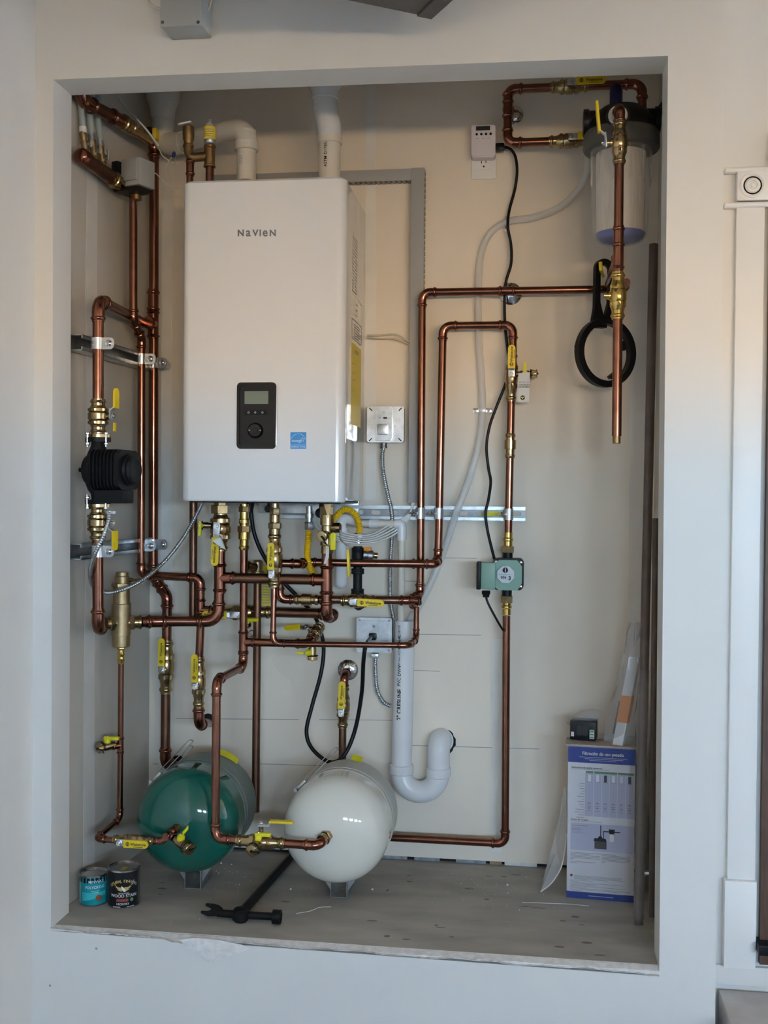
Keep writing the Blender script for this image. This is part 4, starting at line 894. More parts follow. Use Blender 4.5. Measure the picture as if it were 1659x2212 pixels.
# ================================================================ relief drop and wall-fed valve
dx_ = P(556, 1300, .48); dp0, dp1 = P(556, 1252, .48), P(555, 1754, .48)
run('straight brown copper discharge pipe ending open above the floor', [V((dx_.x, .48, dp0.z)), V((dx_.x-.001, .48, dp1.z))], .0113, m='copper_dull')
rv = thing('relief_valve', 'bronze relief valve with yellow label behind the second riser', 'valve', V((dx_.x, .48, dp0.z)))
obj('body', MB().lathe(V((dx_.x, .48, dp0.z-.004)), Z_, [(0, .015), (.016, .015), (.018, .019), (.028, .019), (.03, .014), (.055, .014), (.06, .010)], 18), 'brass_cast', rv)
obj('side_port', MB().lathe(V((dx_.x-.005, .47, dp0.z+.036)), V((-.6, -.8, .1)), [(0, .013), (.024, .013), (.026, .017), (.034, .017), (.036, .011)], 16), 'brass', rv)
la, lb = P(566, 1252, .495), P(583, 1309, .495); yl = obj('warning_label', MB().box((la+lb)/2, (lb.x-la.x, .0008, la.z-lb.z)), 'yellow_label', rv, flat=True)
mk = MB()
for i in range(9): mk.box((la+lb)/2+V((0, -.0006, (la.z-lb.z)*(.42-.1*i))), ((lb.x-la.x)*.8, .0002, .0022))
obj('label_print', mk, 'ink_grey', yl, flat=True)
la, lb = P(569, 1222, .495), P(584, 1240, .495); obj('warning_label', MB().box((la+lb)/2, (lb.x-la.x, .0008, la.z-lb.z)), 'yellow_lime', rv, flat=True)
drain('yellow-handled drain tucked between second riser and discharge pipe', P(528, 1352, .46), V((.3, 1, 0)), .010, .03, hd=X_, hn=V((0, -.4, .9)), hl=.045, cap=False, strap=False)
obj('cap_strap', MB().sweep(smooth([P(538, 1364, .45), P(546, 1362, .45), P(547, 1372, .45), P(541, 1376, .45)], 6), .0012, 6), 'black_rubber', rv)
esc = thing('escutcheon', 'round chrome escutcheon on the wall above the white tank', 'escutcheon', P(752, 1448, BW))
obj('plate', MB().lathe(P(752, 1447, BW), FRONT, [(0, .0305), (.002, .0305), (.007, .024), (.010, .017), (.011, .0145)], 32), 'chrome', esc)
w0, w1_, w2_ = P(752, 1450, BW-.004), P(750, 1456, .56), P(742, 1500, .55)
run('copper pipe coming out of the wall and down behind the white tank', [w0, V((P(745, 1452, .56).x, .555, w0.z+.002)), V((P(742, 1500, .555).x, .555, P(742, 1505, .555).z))], R34, R=.018)
valve('upright ball valve with yellow handle above the white tank', P(740, 1572, .555), P(743, 1482, .555), R34*1.08, FRONT, V((.04, 0, 1)), lg=.078, wd=.0195, at=.38, off=.032, start=.017)
run('copper pipe disappearing behind the top of the white tank', [P(740, 1565, .555), P(739, 1700, .555)], R34, m='copper_dull')

# ================================================================ gas line
def csst(name, pts, r, parent):
    q = resample(smooth(pts, 16), .00135); rad = [r*(1.0, .92, .76, .92)[i % 4] for i in range(len(q))]
    return obj(name, MB().sweep(q, rad, 14), 'yellow_hose', parent, angle=80)
gas = thing('gas_connector', 'yellow corrugated gas hose looping under the boiler', 'hose', P(680, 1240, .48))
csst('corrugated_hose', [P(667, 1146, .45), P(666, 1165, .45), P(664, 1200, .455), P(672, 1232, .47), P(690, 1248, .51), P(708, 1225, .54), P(712, 1180, .54), P(718, 1140, .525), P(730, 1112, .515), P(748, 1100, .51), P(768, 1112, .51), P(776, 1138, .51), P(775, 1152, .51)], .0098, gas)
obj('hose_nut', MB().hexn(P(668, 1144, .45), Z_, 0, .022, .0135).lathe(P(668, 1144, .45), Z_, [(.022, .0095), (.032, .0095), (.033, .012), (.045, .012), (.046, .009), (.065, .009)], 16), 'zinc', gas)
obj('hose_nut', MB().hexn(P(774, 1170, .51), Z_, .004, .024, .0135).lathe(P(774, 1170, .51), Z_, [(-.006, .010), (.004, .010)], 16), 'zinc', gas)
gi = thing('gas_pipe', 'black iron gas pipe with couplings below the yellow hose', 'pipe', P(773, 1288, .51))
gx = P(773, 1200, .51).x
def gz_(v): return P(773, v, .51).z
for nm, v0, v1, rr in (('coupling', 1183, 1213, .0178), ('coupling', 1228, 1240, .0185), ('coupling', 1272, 1285, .0185)):
    obj(nm, MB().lathe(V((gx, .51, gz_(v1))), Z_, [(0, rr*.94), (.002, rr), (.006, rr), (.007, rr*.96), (gz_(v0)-gz_(v1)-.007, rr*.96), (gz_(v0)-gz_(v1)-.006, rr), (gz_(v0)-gz_(v1)-.002, rr), (gz_(v0)-gz_(v1), rr*.94)], 18), 'black_iron', gi)
obj('nipple', MB().cyl(V((gx, .51, gz_(1298))), V((gx, .51, gz_(1180))), .0128, 18), 'black_iron', gi)
obj('elbow', MB().sweep([V((gx, .51, gz_(1296))), V((gx, .515, gz_(1304))), V((gx, .53, gz_(1309))), V((gx, BW, gz_(1309)))], .015, 14), 'black_iron', gi)
obj('side_coupling', MB().lathe(V((gx+.016, .505, gz_(1198))), V((1, .25, -.1)), [(0, .012), (.012, .012), (.013, .015), (.026, .015), (.028, .012)], 16), 'zinc_dark', gi)
gv = thing('gas_cock', 'small gas shutoff with orange handle beside the black pipe', 'valve', P(805, 1205, .53))
obj('valve_body', MB().lathe(P(790, 1198, .525), V((1, .2, -.1)), [(0, .008), (.008, .011), (.022, .011), (.024, .009), (.034, .009)], 14), 'brass', gv)
obj('handle', MB().box(P(794, 1186, .50), (.022, .010, .012), bev=.003).cyl(P(797, 1197, .51), P(794, 1187, .505), .006, 10), 'orange', gv)

# ================================================================ condensate and drain
cn = thing('condensate_trap', 'white plastic condensate trap bottle under the boiler', 'trap', P(737, 1272, .52))
q = P(737, 1272, .52); zt2 = P(737, 1140, .52).z-q.z
obj('bottle', MB().lathe(q, Z_, [(0, .002), (.002, .009), (.007, .0145), (.015, .0175), (zt2, .0175)], 22), 'pvc_white', cn)
obj('outlet_elbow', MB().sweep(smooth([P(737, 1142, .52), P(737, 1128, .52), P(745, 1121, .53), P(772, 1126, .55)], 6), .0155, 14), 'pvc_white', cn)
cp0, cp1, cp2 = P(765, 1131, .575), P(868, 1132, .575), P(866, 1346, .585); cp0.z = cp1.z
cpp = thing('condensate_pipe', 'thin cream condensate pipe turning down into the standpipe', 'pipe', cp2)
obj('tube', MB().cyl(cp0, cp1, .0107, 16), 'pvc_cream', cpp); obj('tube', MB().cyl(cp1, cp2, .0107, 16), 'pvc_cream', cpp)
obj('coupling', MB().lathe(P(798, 1131, .575), X_, [(-.0, .0135), (.026, .0135)], 16), 'pvc_white', cpp)
obj('elbow', MB().sweep([cp1+V((-.02, 0, 0)), cp1+V((-.006, 0, 0)), cp1+V((-.001, 0, -.002)), cp1+V((0, .0, -.008)), cp1.lerp(cp2, .16)], .0137, 16), 'pvc_white', cpp)
SY = .596; PR = .0301
sp = thing('drain_standpipe', 'white plastic drain standpipe with a U trap into the wall', 'pipe', P(905, 1728, SY))
sp0, sp1 = P(872.5, 1340, SY), P(867, 1662, SY); sx1 = P(867, 1660, SY).x
sp0.x = sx1+.006
tubeo = MB().lathe(sp1, sp0-sp1, [(0, PR), ((sp0-sp1).length, PR), ((sp0-sp1).length, PR*.87), ((sp0-sp1).length-.06, PR*.87)], 32, caps=False)
so = obj('standpipe', tubeo, 'pvc_white', sp)
ax_ = unit(sp1, sp0); yd_ = V((0, -1, 0))
def onpipe(s, size, v, bold=.01, m='ink', du=0.0):
    c = P(868+du, v, SY); return text(s, size, c+FRONT*(PR+.0003)+V((-.0035, .0006, 0)), ax_, V((-1, -.12, 0)).normalized(), m, so, bold=bold)
onpipe('2" CRESLINE', .0165, 1518, .03); onpipe('PVC DWV', .0135, 1456); onpipe('NSF-dwv ASTM D2665', .0090, 1408, 0); onpipe('SCH 40', .0125, 1383); onpipe('280 PSI', .0085, 1357, 0)
ux0 = sx1; uz = P(867, 1668, SY).z; ux1 = P(947, 1668, SY).x; ur = (ux1-ux0)/2
pts = [V((ux0, SY, uz+.02))]+[V(((ux0+ux1)/2+ur*math.cos(a), SY-.004*math.sin(a), uz-ur*math.sin(a)*1.0)) for a in [math.pi*(1-i/16) for i in range(17)]]+[V((ux1, SY, uz+.01))]
pts = [V((p.x, p.y, p.z)) if True else p for p in pts]
obj('trap_bend', MB().sweep(pts, PR*1.06, 28), 'pvc_white', sp)
obj('hub_collar', MB().lathe(V((ux0, SY, uz-.004)), Z_, [(0, PR*1.1), (.002, PR*1.19), (.026, PR*1.19), (.028, PR*1.05)], 32), 'pvc_white', sp)
obj('hub_collar', MB().lathe(V((ux1, SY, uz-.008)), Z_, [(0, PR*1.1), (.002, PR*1.19), (.026, PR*1.19), (.028, PR*1.05)], 32), 'pvc_white', sp)
ez = P(952, 1606, .60).z
obj('outlet_elbow', MB().sweep(smooth([V((ux1, SY, uz+.006)), V((ux1, SY, ez-.028)), V((ux1+.001, SY+.004, ez-.008)), V((ux1+.003, SY+.018, ez+.004)), V((ux1+.004, BW+.0005, ez+.006))], 8), PR*1.08, 28), 'pvc_white', sp)
hc = P(956, 1602, BW); obj('wall_hole', MB().prism([(x*(1+.05*math.sin(i*2.3)), y*(1+.05*math.cos(i*1.7))) for i, (x, y) in enumerate(circ(.0385, 26))], hc+V((0, -.0002, 0)), X_, Z_, .0006), 'dark_hole', wall_back, flat=True)
obj('sleeve', MB().lathe(V((ux1+.004, BW-.004, ez+.002)), FRONT, [(0, .0365), (.003, .0365), (.003, .031), (0, .031)], 30), 'pvc_white', sp)

# ================================================================ electrical
def four_sq(label, u0, v0, u1, v1, dpth, m='galvanized'):
    a_, c_ = P(u0, v0, BW-dpth), P(u1, v1, BW-dpth); wd, h = c_.x-a_.x, a_.z-c_.z; cc = V(((a_.x+c_.x)/2, BW-dpth, (a_.z+c_.z)/2))
    t = thing('electrical_box', label, 'box', V((cc.x, BW, c_.z)))
    obj('box_body', MB().prism(rrect(wd*.97, h*.97, .006), cc+V((0, dpth-.001, 0)), X_, Z_, dpth-.004), m, t)
    return t, cc, wd, h
t, cc, wd, h = four_sq('galvanized electrical box with a black cord plugged into it', 770, 1334, 846, 1411, .046)
obj('cover_plate', MB().prism(rrect(wd, h, .007), cc+V((0, .004, 0)), X_, Z_, .0025), 'galvanized', t)
cv = obj('raised_cover', MB().prism(rrect(wd*.84, h*.84, .008), cc+V((0, .0018, 0)), X_, Z_, .005), 'galvanized', t)
rc_ = cc+V((0, -.0034, -.003)); obj('receptacle', MB().lathe(rc_, FRONT, [(0, .0165), (.003, .0165), (.0035, .015)], 28), 'light_print', t)
obj('screw', MB().lathe(cc+V((0, -.0034, h*.27)), FRONT, [(0, .0045), (.002, .004)], 12), 'chrome', t)
for sx, sy in ((-1, 1), (1, 1), (1, -1)): obj('corner_screw', MB().lathe(cc+V((sx*wd*.42, .0015, sy*h*.43)), FRONT, [(0, .004), (.002, .0035)], 10), 'zinc_dark', t)
obj('cable_clamp', MB().box(P(810, 1416, BW-.02), (.022, .02, .014), bev=.003), 'zinc', t)
pg = thing('power_plug', 'black plug in the lower galvanized electrical box', 'plug', rc_)
obj('plug_body', MB().box(rc_+V((-.001, -.014, .002)), (.022, .022, .020), bev=.005), 'black_rubber', pg)
armored('armored_cable', 'armored cable curving from lower electrical box into the wall', [P(811, 1420, BW-.018), P(811, 1450, BW-.016), P(815, 1490, BW-.014), P(828, 1516, BW-.012), P(843, 1525, BW-.002)], .0065)
t, cc, wd, h = four_sq('galvanized switch box with raised cover beside the boiler', 793, 878, 872, 956, .040)
obj('bracket_plate', MB().prism(rrect(wd, h, .008), cc+V((0, .003, 0)), X_, Z_, .003), 'zinc', t)
rcv = obj('raised_cover', MB().prism([(-.024, -h*.45), (.019, -h*.45), (.024, -h*.38), (.024, h*.42), (.019, h*.49), (-.020, h*.49), (-.025, h*.43)], cc+V((-.003, 0, 0)), X_, Z_, .012), 'galvanized', t)
obj('cover_lid', MB().box(cc+V((-.005, -.016, -.015)), (.031, .008, .031), bev=.002), 'zinc', rcv)
obj('lid_window', MB().box(cc+V((.001, -.0122, .018)), (.011, .001, .005)), 'dark_hole', rcv)
for x_, z_ in ((-.003, .034), (-.015, .018), (.012, .018)): obj('cover_screw', MB().lathe(cc+V((x_, -.012, z_)), FRONT, [(0, .003), (.0015, .0025)], 10), 'chrome', rcv)
mk = MB()
for sx, sy in ((-1, 1), (1, 1), (1, -1), (-1, -1)):
    d_ = V((sx*.7, 0, sy*.7)); obj('bracket_slot', MB().box(cc+V((sx*wd*.40, -.0003, sy*h*.42)), (.012, .0008, .003), (d_.normalized(), Y_, d_.cross(Y_).normalized())), 'dark_hole', t)
obj('cable_connector', MB().lathe(P(829, 957, BW-.022), -Z_, [(0, .0095), (.010, .0095), (.011, .0105), (.015, .0105)], 14), 'zinc_dark', t)
armored('armored_cable', 'armored cable hanging from the switch box beside the boiler', [P(829, 966, BW-.022), P(826, 985, BW-.02), P(828, 1020, BW-.02), P(838, 1070, BW-.035), P(846, 1105, BW-.042), P(847, 1150, BW-.03), P(843, 1220, BW-.02), P(843, 1290, BW-.02), P(850, 1335, BW-.015)], .0068)
armored('armored_cable', 'long armored cable sweeping from the pump up to the boiler', [P(237, 1106, .10), P(233, 1130, .085), P(222, 1160, .08), P(204, 1200, .09), P(195, 1235, .13), P(199, 1262, .19), P(215, 1277, .235), P(240, 1280, .255), P(280, 1268, .27), P(320, 1244, .32), P(360, 1208, .38), P(395, 1163, .40), P(420, 1120, .42), P(437, 1086, .43)], .0058)
obj('conduit_strap', MB().box(P(241, 1107, .10), (.024, .008, .008), bev=.002), 'zinc', pump)
cord('black_cable', 'black power cord looping from boiler down and up to plug', 'cord', [P(541, 1080, .46), P(543, 1110, .46), P(550, 1155, .46), P(572, 1205, .465), P(610, 1255, .475), P(650, 1296, .50), P(680, 1332, .545), P(695, 1372, .55), P(699, 1410, .54), P(692, 1460, .53), P(674, 1525, .52), P(662, 1580, .50), P(675, 1618, .49), P(712, 1646, .48), P(742, 1633, .48), P(766, 1580, .50), P(781, 1500, .49), P(785, 1430, .46), P(790, 1395, .46), P(799, 1380, .53), P(801, 1376, .55)], .0058, 'black_rubber', n=10)
obj('cord_strain_relief', MB().lathe(P(540, 1083, .46), -Z_, [(-.01, .013), (.012, .012), (.03, .008), (.05, .0065)], 14), 'black_rubber', boiler)
for i in range(5):
    s = i-2; cord('control_wire', f"{('lowest', 'second lowest', 'middle', 'second highest', 'highest')[i]} white control wire drooping between boiler and grey duct", 'wire',
        [P(664+s*2, 1086, .46), P(672+s*3, 1108, .46), P(700+s*5, 1140-s*2, .46), P(745+s*4, 1161-s*4.0, .48), P(800, 1164-s*4.4, .52), P(845-s*3, 1145-s*5, .565), P(880-s*1, 1118-s*2, .59), P(893+s*1.5, 1086, .60)], .0023, 'wire_white', seg=6, group='white control wires under the boiler')
for i, (m1, m2) in enumerate(((724, 724), (731, 734))):
    cord('thermostat_wire', ('upper', 'lower')[i]+' thin wire from boiler side to the grey duct', 'wire', [P(793, 724+i*4, .60), P(820, m1, .61), P(855, m2-2, .61), P(884, 738+i*6, .61)], .0022, 'wire_cream', seg=6)
# grey slotted wire duct
du = thing('wire_duct', 'grey slotted wiring duct forming a corner behind the boiler', 'duct', P(900, 1085, .61))
va_, vb_ = P(886, 364, .597), P(916, 1086, .597); vx0 = P(885, 700, .597).x; vx1 = P(914, 700, .597).x; vzt, vzb = P(900, 362, .597).z, P(900, 1086, .597).z
obj('cover_strip', MB().box(V(((vx0+vx1)/2, .600, (vzt+vzb)/2)), (vx1-vx0, .005, vzt-vzb), bev=.001), 'grey_duct', du)
hz0, hz1 = P(700, 369, .597).z, P(700, 396, .597).z; hzc = P(860, 377, .597).z; hx0 = P(455, 380, .6).x
hh = .033; obj('cover_strip', MB().box(V(((hx0+vx0)/2, .601, hzc)), (vx0-hx0-.001, .005, hh), bev=.001), 'grey_duct', du)
obj('duct_body', MB().box(V(((vx0+vx1)/2, .617, (vzt+vzb)/2)), (vx1-vx0-.006, .030, vzt-vzb-.004)), 'grey_duct_dark', du)
obj('duct_body', MB().box(V(((hx0+vx0)/2, .617, hzc)), (vx0-hx0-.004, .030, hh-.006)), 'grey_duct_dark', du)
mk = MB(); nf = 58
for i in range(nf):
    z = vzb+(vzt-vzb)*(i+.5)/nf; mk.box(V((vx1-.001, .617, z)), (.003, .031, (vzt-vzb)/nf*.6))
for i in range(40):
    x = hx0+(vx0-hx0)*(i+.5)/40; mk.box(V((x, .617, hzc-hh/2+.001)), ((vx0-hx0)/40*.6, .031, .003))
o = obj('slotted_sides', mk, 'grey_duct', du, flat=True); o['kind'] = 'stuff'
# outlet and plug-in timer
ol = thing('wall_outlet', 'white wall outlet under the plug-in timer', 'outlet', P(1045, 387, BW))
a_, c_ = P(1019, 318, BW-.004), P(1071.5, 386, BW-.004); cc = V(((a_.x+c_.x)/2, BW, (a_.z+c_.z)/2))
obj('cover_plate', MB().box(cc+V((0, -.003, 0)), (c_.x-a_.x, .006, a_.z-c_.z), bev=.002), 'white_plastic', ol)
rq = P(1045, 353, BW-.007); rcp = obj('receptacle', MB().prism(rrect(.034, .036, .006), V((rq.x, BW-.0055, rq.z)), X_, Z_, .0025), 'white_plastic', ol)
mk = MB(); mk.box(V((rq.x-.0063, BW-.0082, rq.z+.004)), (.0022, .0006, .009)); obj('slot', mk, 'dark_hole', rcp)
obj('slot', MB().box(V((rq.x+.0063, BW-.0082, rq.z+.004)), (.0022, .0006, .007)), 'dark_hole', rcp); obj('slot', MB().lathe(V((rq.x, BW-.0080, rq.z-.009)), FRONT, [(0, .0028), (.0005, .0026)], 12), 'dark_hole', rcp)
tm = thing('plug_timer', 'white plug-in timer with small display and four buttons', 'timer', P(1044, 338, .60))
a_, c_ = P(1018, 270, .590), P(1070, 338, .590); cc = V(((a_.x+c_.x)/2, .590, (a_.z+c_.z)/2)); wd, h = c_.x-a_.x, a_.z-c_.z
obj('body', MB().prism(rrect(wd, h, .009), cc+V((0, .036, 0)), X_, Z_, .034), 'violet_plastic', tm)
obj('face', MB().prism(rrect(wd*.94, h*.94, .009), cc+V((0, .0025, 0)), X_, Z_, .0035), 'violet_plastic', tm)
obj('display', MB().box(cc+V((-.001, -.0014, h*.38)), (wd*.58, .001, h*.13)), 'lcd_dark', tm)
for i in range(4): obj('button', MB().lathe(cc+V((-wd*.27+i*wd*.19, -.001, h*.20)), FRONT, [(0, .0036), (.0018, .0034), (.0020, .002)], 14), 'black_plastic', tm)
for i in range(3): obj('button_caption', MB().box(cc+V((-wd*.24+i*wd*.23, -.0012, h*.07)), (wd*.12, .0003, .0012)), 'ink_grey', tm)
cpl = thing('power_plug', 'black plug in the side of the plug-in timer', 'plug', P(1078, 318, .605))
obj('plug_body', MB().box(P(1080, 318, .605), (.026, .022, .020), bev=.005), 'black_rubber', cpl)
cord('black_cable', 'long black pump cord hanging from the timer', 'cord', [P(1088, 318, .605), P(1102, 322, .605), P(1113, 338, .605), P(1117, 370, .605), P(1112, 410, .61), P(1100, 455, .61), P(1097, 490, .605), P(1104, 530, .61), P(1104, 570, .61), P(1094, 605, .612), P(1090, 640, .612), P(1091, 700, .612), P(1097, 760, .61), P(1099, 800, .605), P(1090, 835, .60), P(1074, 875, .60), P(1058, 920, .60), P(1051, 965, .60), P(1055, 1010, .60), P(1060, 1040, .597), P(1055, 1080, .588), P(1049, 1110, .585), P(1054, 1150, .585), P(1068, 1208, .575)], .0042, 'black_rubber', n=8)

# ================================================================ clear hose with clips
tb_ = [P(1272, 318, .54), P(1268, 370, .57), P(1245, 415, .60), P(1205, 450, .61), P(1150, 470, .617), P(1100, 478, .62), P(1062, 500, .62), P(1040, 545, .62), P(1033, 620, .62), P(1034, 720, .62), P(1040, 820, .62), P(1042, 885, .62), P(1036, 950, .615), P(1015, 1030, .605), P(985, 1110, .59), P(962, 1180, .615), P(935, 1250, .61), P(905, 1310, .605), P(884, 1345, .60), P(876, 1385, .598)]
tag(obj('drain_hose', MB().sweep(smooth(tb_, 8), .0104, 14), 'clear_tube'), 'clear plastic hose curving from the filter down to the standpipe', 'hose')
c1_ = thing('hose_clip', 'lower shiny clip fixing the clear hose to the wall', 'clip', P(1043, 888, BW)); cq = P(1042, 887, BW)
obj('saddle', MB().box(cq+V((0, -.016, 0)), (.018, .004, .012), bev=.001).box(cq+V((-.0095, -.008, 0)), (.002, .018, .012)).box(cq+V((.0095, -.008, 0)), (.002, .018, .012)), 'zinc', c1_)
for s in (-1, 1):
    e_ = obj('ear', MB().box(cq+V((s*.019, -.0015, 0)), (.017, .002, .013), bev=.0008), 'chrome', c1_); obj('screw', MB().lathe(cq+V((s*.020, -.0025, 0)), FRONT, [(0, .003), (.0015, .0025)], 10), 'zinc_dark', e_)
c2_ = thing('hose_clip', 'upper shiny clip on the bend of the clear hose', 'clip', P(1095, 495, BW)); cq = P(1095, 478, BW)
obj('saddle', MB().box(cq+V((0, -.018, 0)), (.009, .004, .020), bev=.001), 'zinc', c2_)
e_ = obj('ear', MB().box(P(1095, 495, BW)+V((0, -.0015, 0)), (.010, .002, .016), bev=.0008), 'chrome', c2_); obj('screw', MB().lathe(P(1096, 495, BW-.0025), FRONT, [(0, .003), (.0015, .0025)], 10), 'zinc_dark', e_)
for u, v, nm in ((1103, 632, 'round chrome escutcheon where the outer copper loop meets the wall'),):
    esc = thing('escutcheon', nm, 'escutcheon', P(u, v, BW)); obj('plate', MB().lathe(P(u, v+3, BW), FRONT, [(0, .032), (.002, .032), (.007, .025), (.010, .016), (.012, .013)], 28), 'chrome', esc)

# ================================================================ expansion tanks
def tank(label, u, v, m1, m2, strapmat, tag_m):
    r = .14; c = P(u, v, .27); t = thing('expansion_tank', label, 'tank', V((c.x, .36, 0.0)))
    yb = .46; fr, md = [], []
    for i in range(13):
        a = math.pi/2*i/12; fr.append((.27-.086*math.cos(a), max(.0005, r*math.sin(a)**.92)))
    fr += [(.275, r*1.001), (.325, r*1.001)]
    obj('front_shell', MB().lathe(V((c.x, 0, c.z)), Y_, fr, 56), m1, t)
    rr = [(.325, r*1.0005), (yb-.02, r)]+[(yb-.02+.08*math.sin(math.pi/2*i/8), max(.0005, r*math.cos(math.pi/2*i/8)**.9)) for i in range(1, 9)]
    obj('rear_shell', MB().lathe(V((c.x, 0, c.z)), Y_, rr, 56), m2, t)
    for y0 in (.327, .352):
        obj('strap', MB().lathe(V((c.x, 0, c.z)), Y_, [(y0, r), (y0, r+.0016), (y0+.012, r+.0016), (y0+.012, r)], 56, caps=False), strapmat, t)
    # steel saddle post
    zb = c.z-r; foot = obj('foot_channel', MB().box(V((c.x-.022, .365, zb/2+.004)), (.002, .11, zb+.012)).box(V((c.x+.022, .365, zb/2+.004)), (.002, .11, zb+.012)).box(V((c.x, .365, .002)), (.044, .11, .002)), 'galvanized', t, flat=True)
    for s in (-1, 1):
        obj('saddle_wing', MB().add([V((c.x+s*.024, .318, .018)), V((c.x+s*.068, .318, zb+.028)), V((c.x+s*.024, .318, zb+.012)), V((c.x+s*.024, .42, .018)), V((c.x+s*.068, .42, zb+.028)), V((c.x+s*.024, .42, zb+.012))], [(0, 1, 2), (3, 4, 5), (0, 1, 4, 3), (1, 2, 5, 4), (2, 0, 3, 5)]), 'galvanized', foot, flat=True)
    # toggle clamp with wire bail on the upper left
    a = math.radians(136); q0 = V((c.x+math.cos(a)*(r+.004), .318, c.z+math.sin(a)*(r+.004))); dd = V((.68, .06, .73)).normalized()
    cl = obj('strap_clamp', MB().box(q0, (.030, .016, .007), (V((math.sin(a), 0, -math.cos(a))), Y_, V((math.cos(a), 0, math.sin(a)))), .001).cyl(q0+V((-.016, -.01, -.016)), q0+V((-.016, .01, -.016)), .005, 10), 'zinc', t)
    for off in ((0, 1) if 'green' in label else (0,)):
        s_ = q0+dd*(.012)+V((off*.012, off*.03, -off*.0)); e1 = s_+dd*(.118-.03*off); pz = Y_*.006+V((.004, 0, -.003))
        obj('wire_bail', MB().sweep(smooth([s_-pz, (s_+e1)/2-pz, e1-pz, e1+dd*.006, e1+pz, (s_+e1)/2+pz, s_+pz], 6), .0013, 6), 'zinc', cl)
    lb_ = MB()
    a0 = math.radians(78 if 'green' in label else 86)
    for i in range(6):
        aa = a0-(i/5)*math.radians(26 if 'green' in label else 12)
        lb_.v += [V((c.x+math.cos(aa)*(r+.0025), .43, c.z+math.sin(aa)*(r+.0025))), V((c.x+math.cos(aa)*(r+.0025), .455, c.z+math.sin(aa)*(r+.012)))]
    lb_.f = [(2*i, 2*i+2, 2*i+3, 2*i+1) for i in range(5)]; obj('yellow_sticker', lb_, 'yellow_lime', t, flat=True)
    return c
tank('dark green expansion tank lying on a steel foot', 407, 1770, 'green_tank', 'grey_green', 'grey_green', 1)
tank('cream white expansion tank lying on a steel foot', 727, 1790, 'cream_tank', 'grey_cream', 'grey_cream', 1)

# ================================================================ boiler top: flues and relief valves
FY = .43
fl = thing('flue_pipe', 'white plastic flue rising from the boiler top right', 'pipe', P(712, 385, FY)); f0 = P(712, 392, FY); f1 = P(712, 300, FY); f2 = P(707, 250, FY); f3 = P(702, 215, FY+.01); f4 = P(703, 60, FY+.01)
obj('tube', MB().cyl(f0, f1, .0302, 28), 'pvc_cream', fl)
text('ASTM D1785-21', .012, P(708, 335, FY)+FRONT*.0304, Z_, -X_, 'ink', fl, bold=.01)
obj('coupling', MB().lathe(P(712, 312, FY), Z_, [(0, .031), (.001, .0345), (.022, .0345), (.024, .031)], 28), 'pvc_cream', fl)
obj('offset_elbow', MB().sweep(smooth([P(712, 300, FY), P(711, 275, FY), P(706, 250, FY), P(702, 225, FY)], 6), .0335, 28), 'pvc_white', fl)
obj('wide_tube', MB().lathe(P(702, 232, FY), Z_, [(0, .034), (.02, .034), (.022, .037), (.04, .037), (.06, .050), (.22, .050)], 28), 'pvc_white', fl)
fl2 = thing('intake_pipe', 'white plastic intake pipe bending left behind relief valves', 'pipe', P(532, 385, FY))
k0 = P(532, 392, FY); k1 = P(530, 275, FY); k2 = P(400, 292, .50); k3 = P(350, 296, .53); k1.z = P(520, 283, FY).z
obj('tube', MB().cyl(k0, V((k0.x, FY, k1.z)), .0268, 28), 'pvc_cream', fl2)
text('2230', .012, P(526, 352, FY)+FRONT*.027, Z_, -X_, 'ink_grey', fl2)
kz = k1.z; kx = k0.x
obj('elbow', MB().sweep(smooth([V((kx, FY, kz-.05)), V((kx, FY, kz-.022)), V((kx-.012, FY+.004, kz-.002)), V((kx-.036, FY+.012, kz+.008)), V((kx-.07, FY+.025, kz+.010))], 6), .0295, 26), 'pvc_beige', fl2)
obj('hub_collar', MB().lathe(V((kx, FY, kz-.056)), Z_, [(0, .0275), (.001, .0335), (.024, .0335), (.026, .0295)], 26), 'pvc_cream', fl2)
vx = P(352, 250, .55)
obj('tube', MB().sweep([V((kx-.065, FY+.023, kz+.010)), V((vx.x+.03, .54, kz+.004))], .0268, 26), 'pvc_beige', fl2)
obj('corner_elbow', MB().sweep(smooth([V((vx.x+.07, .525, kz+.006)), V((vx.x+.03, .54, kz+.008)), V((vx.x+.005, .548, kz+.022)), V((vx.x, .55, kz+.06)), V((vx.x, .55, kz+.085))], 6), .032, 26), 'pvc_beige', fl2)
obj('wide_tube', MB().lathe(V((vx.x, .55, kz+.08)), Z_, [(0, .031), (.01, .035), (.03, .036), (.06, .048), (.30, .048)], 26), 'pvc_beige', fl2)
ry = .36
ra_ = thing('relief_valve', 'bronze relief valve with tilted metal test lever on the boiler', 'valve', P(410, 385, ry))
def zc_(v): return P(430, v, ry).z
xa, xb = P(407, 320, ry).x, P(453, 320, ry).x
run('short copper riser out of the boiler top left corner', [V((P(411, 390, ry).x, ry, BZ2-.005)), V((xa+.003, ry, zc_(345)))], .0095, coups=[(V((P(411, 366, ry).x, ry, zc_(362))), Z_)])
obj('elbow_body', MB().sweep(smooth([V((xa, ry, zc_(308))), V((xa, ry, zc_(322))), V((xa+.003, ry, zc_(332))), V((xa+.014, ry, zc_(339))), V((xb, ry, zc_(338)))], 6), .0125, 18), 'bronze', ra_)
obj('valve_body', MB().lathe(V((xa, ry, zc_(318))), Z_, [(0, .015), (.006, .015), (.008, .0125), (.016, .0125), (.022, .0155), (.04, .016), (.055, .016), (.058, .013), (.060, .010)], 20), 'bronze', ra_)
obj('test_lever', MB().box(P(399, 266, ry-.01), (.037, .008, .005), (V((.97, 0, .18)).normalized(), Y_, V((-.18, 0, .97)).normalized()), .001), 'light_print', ra_)
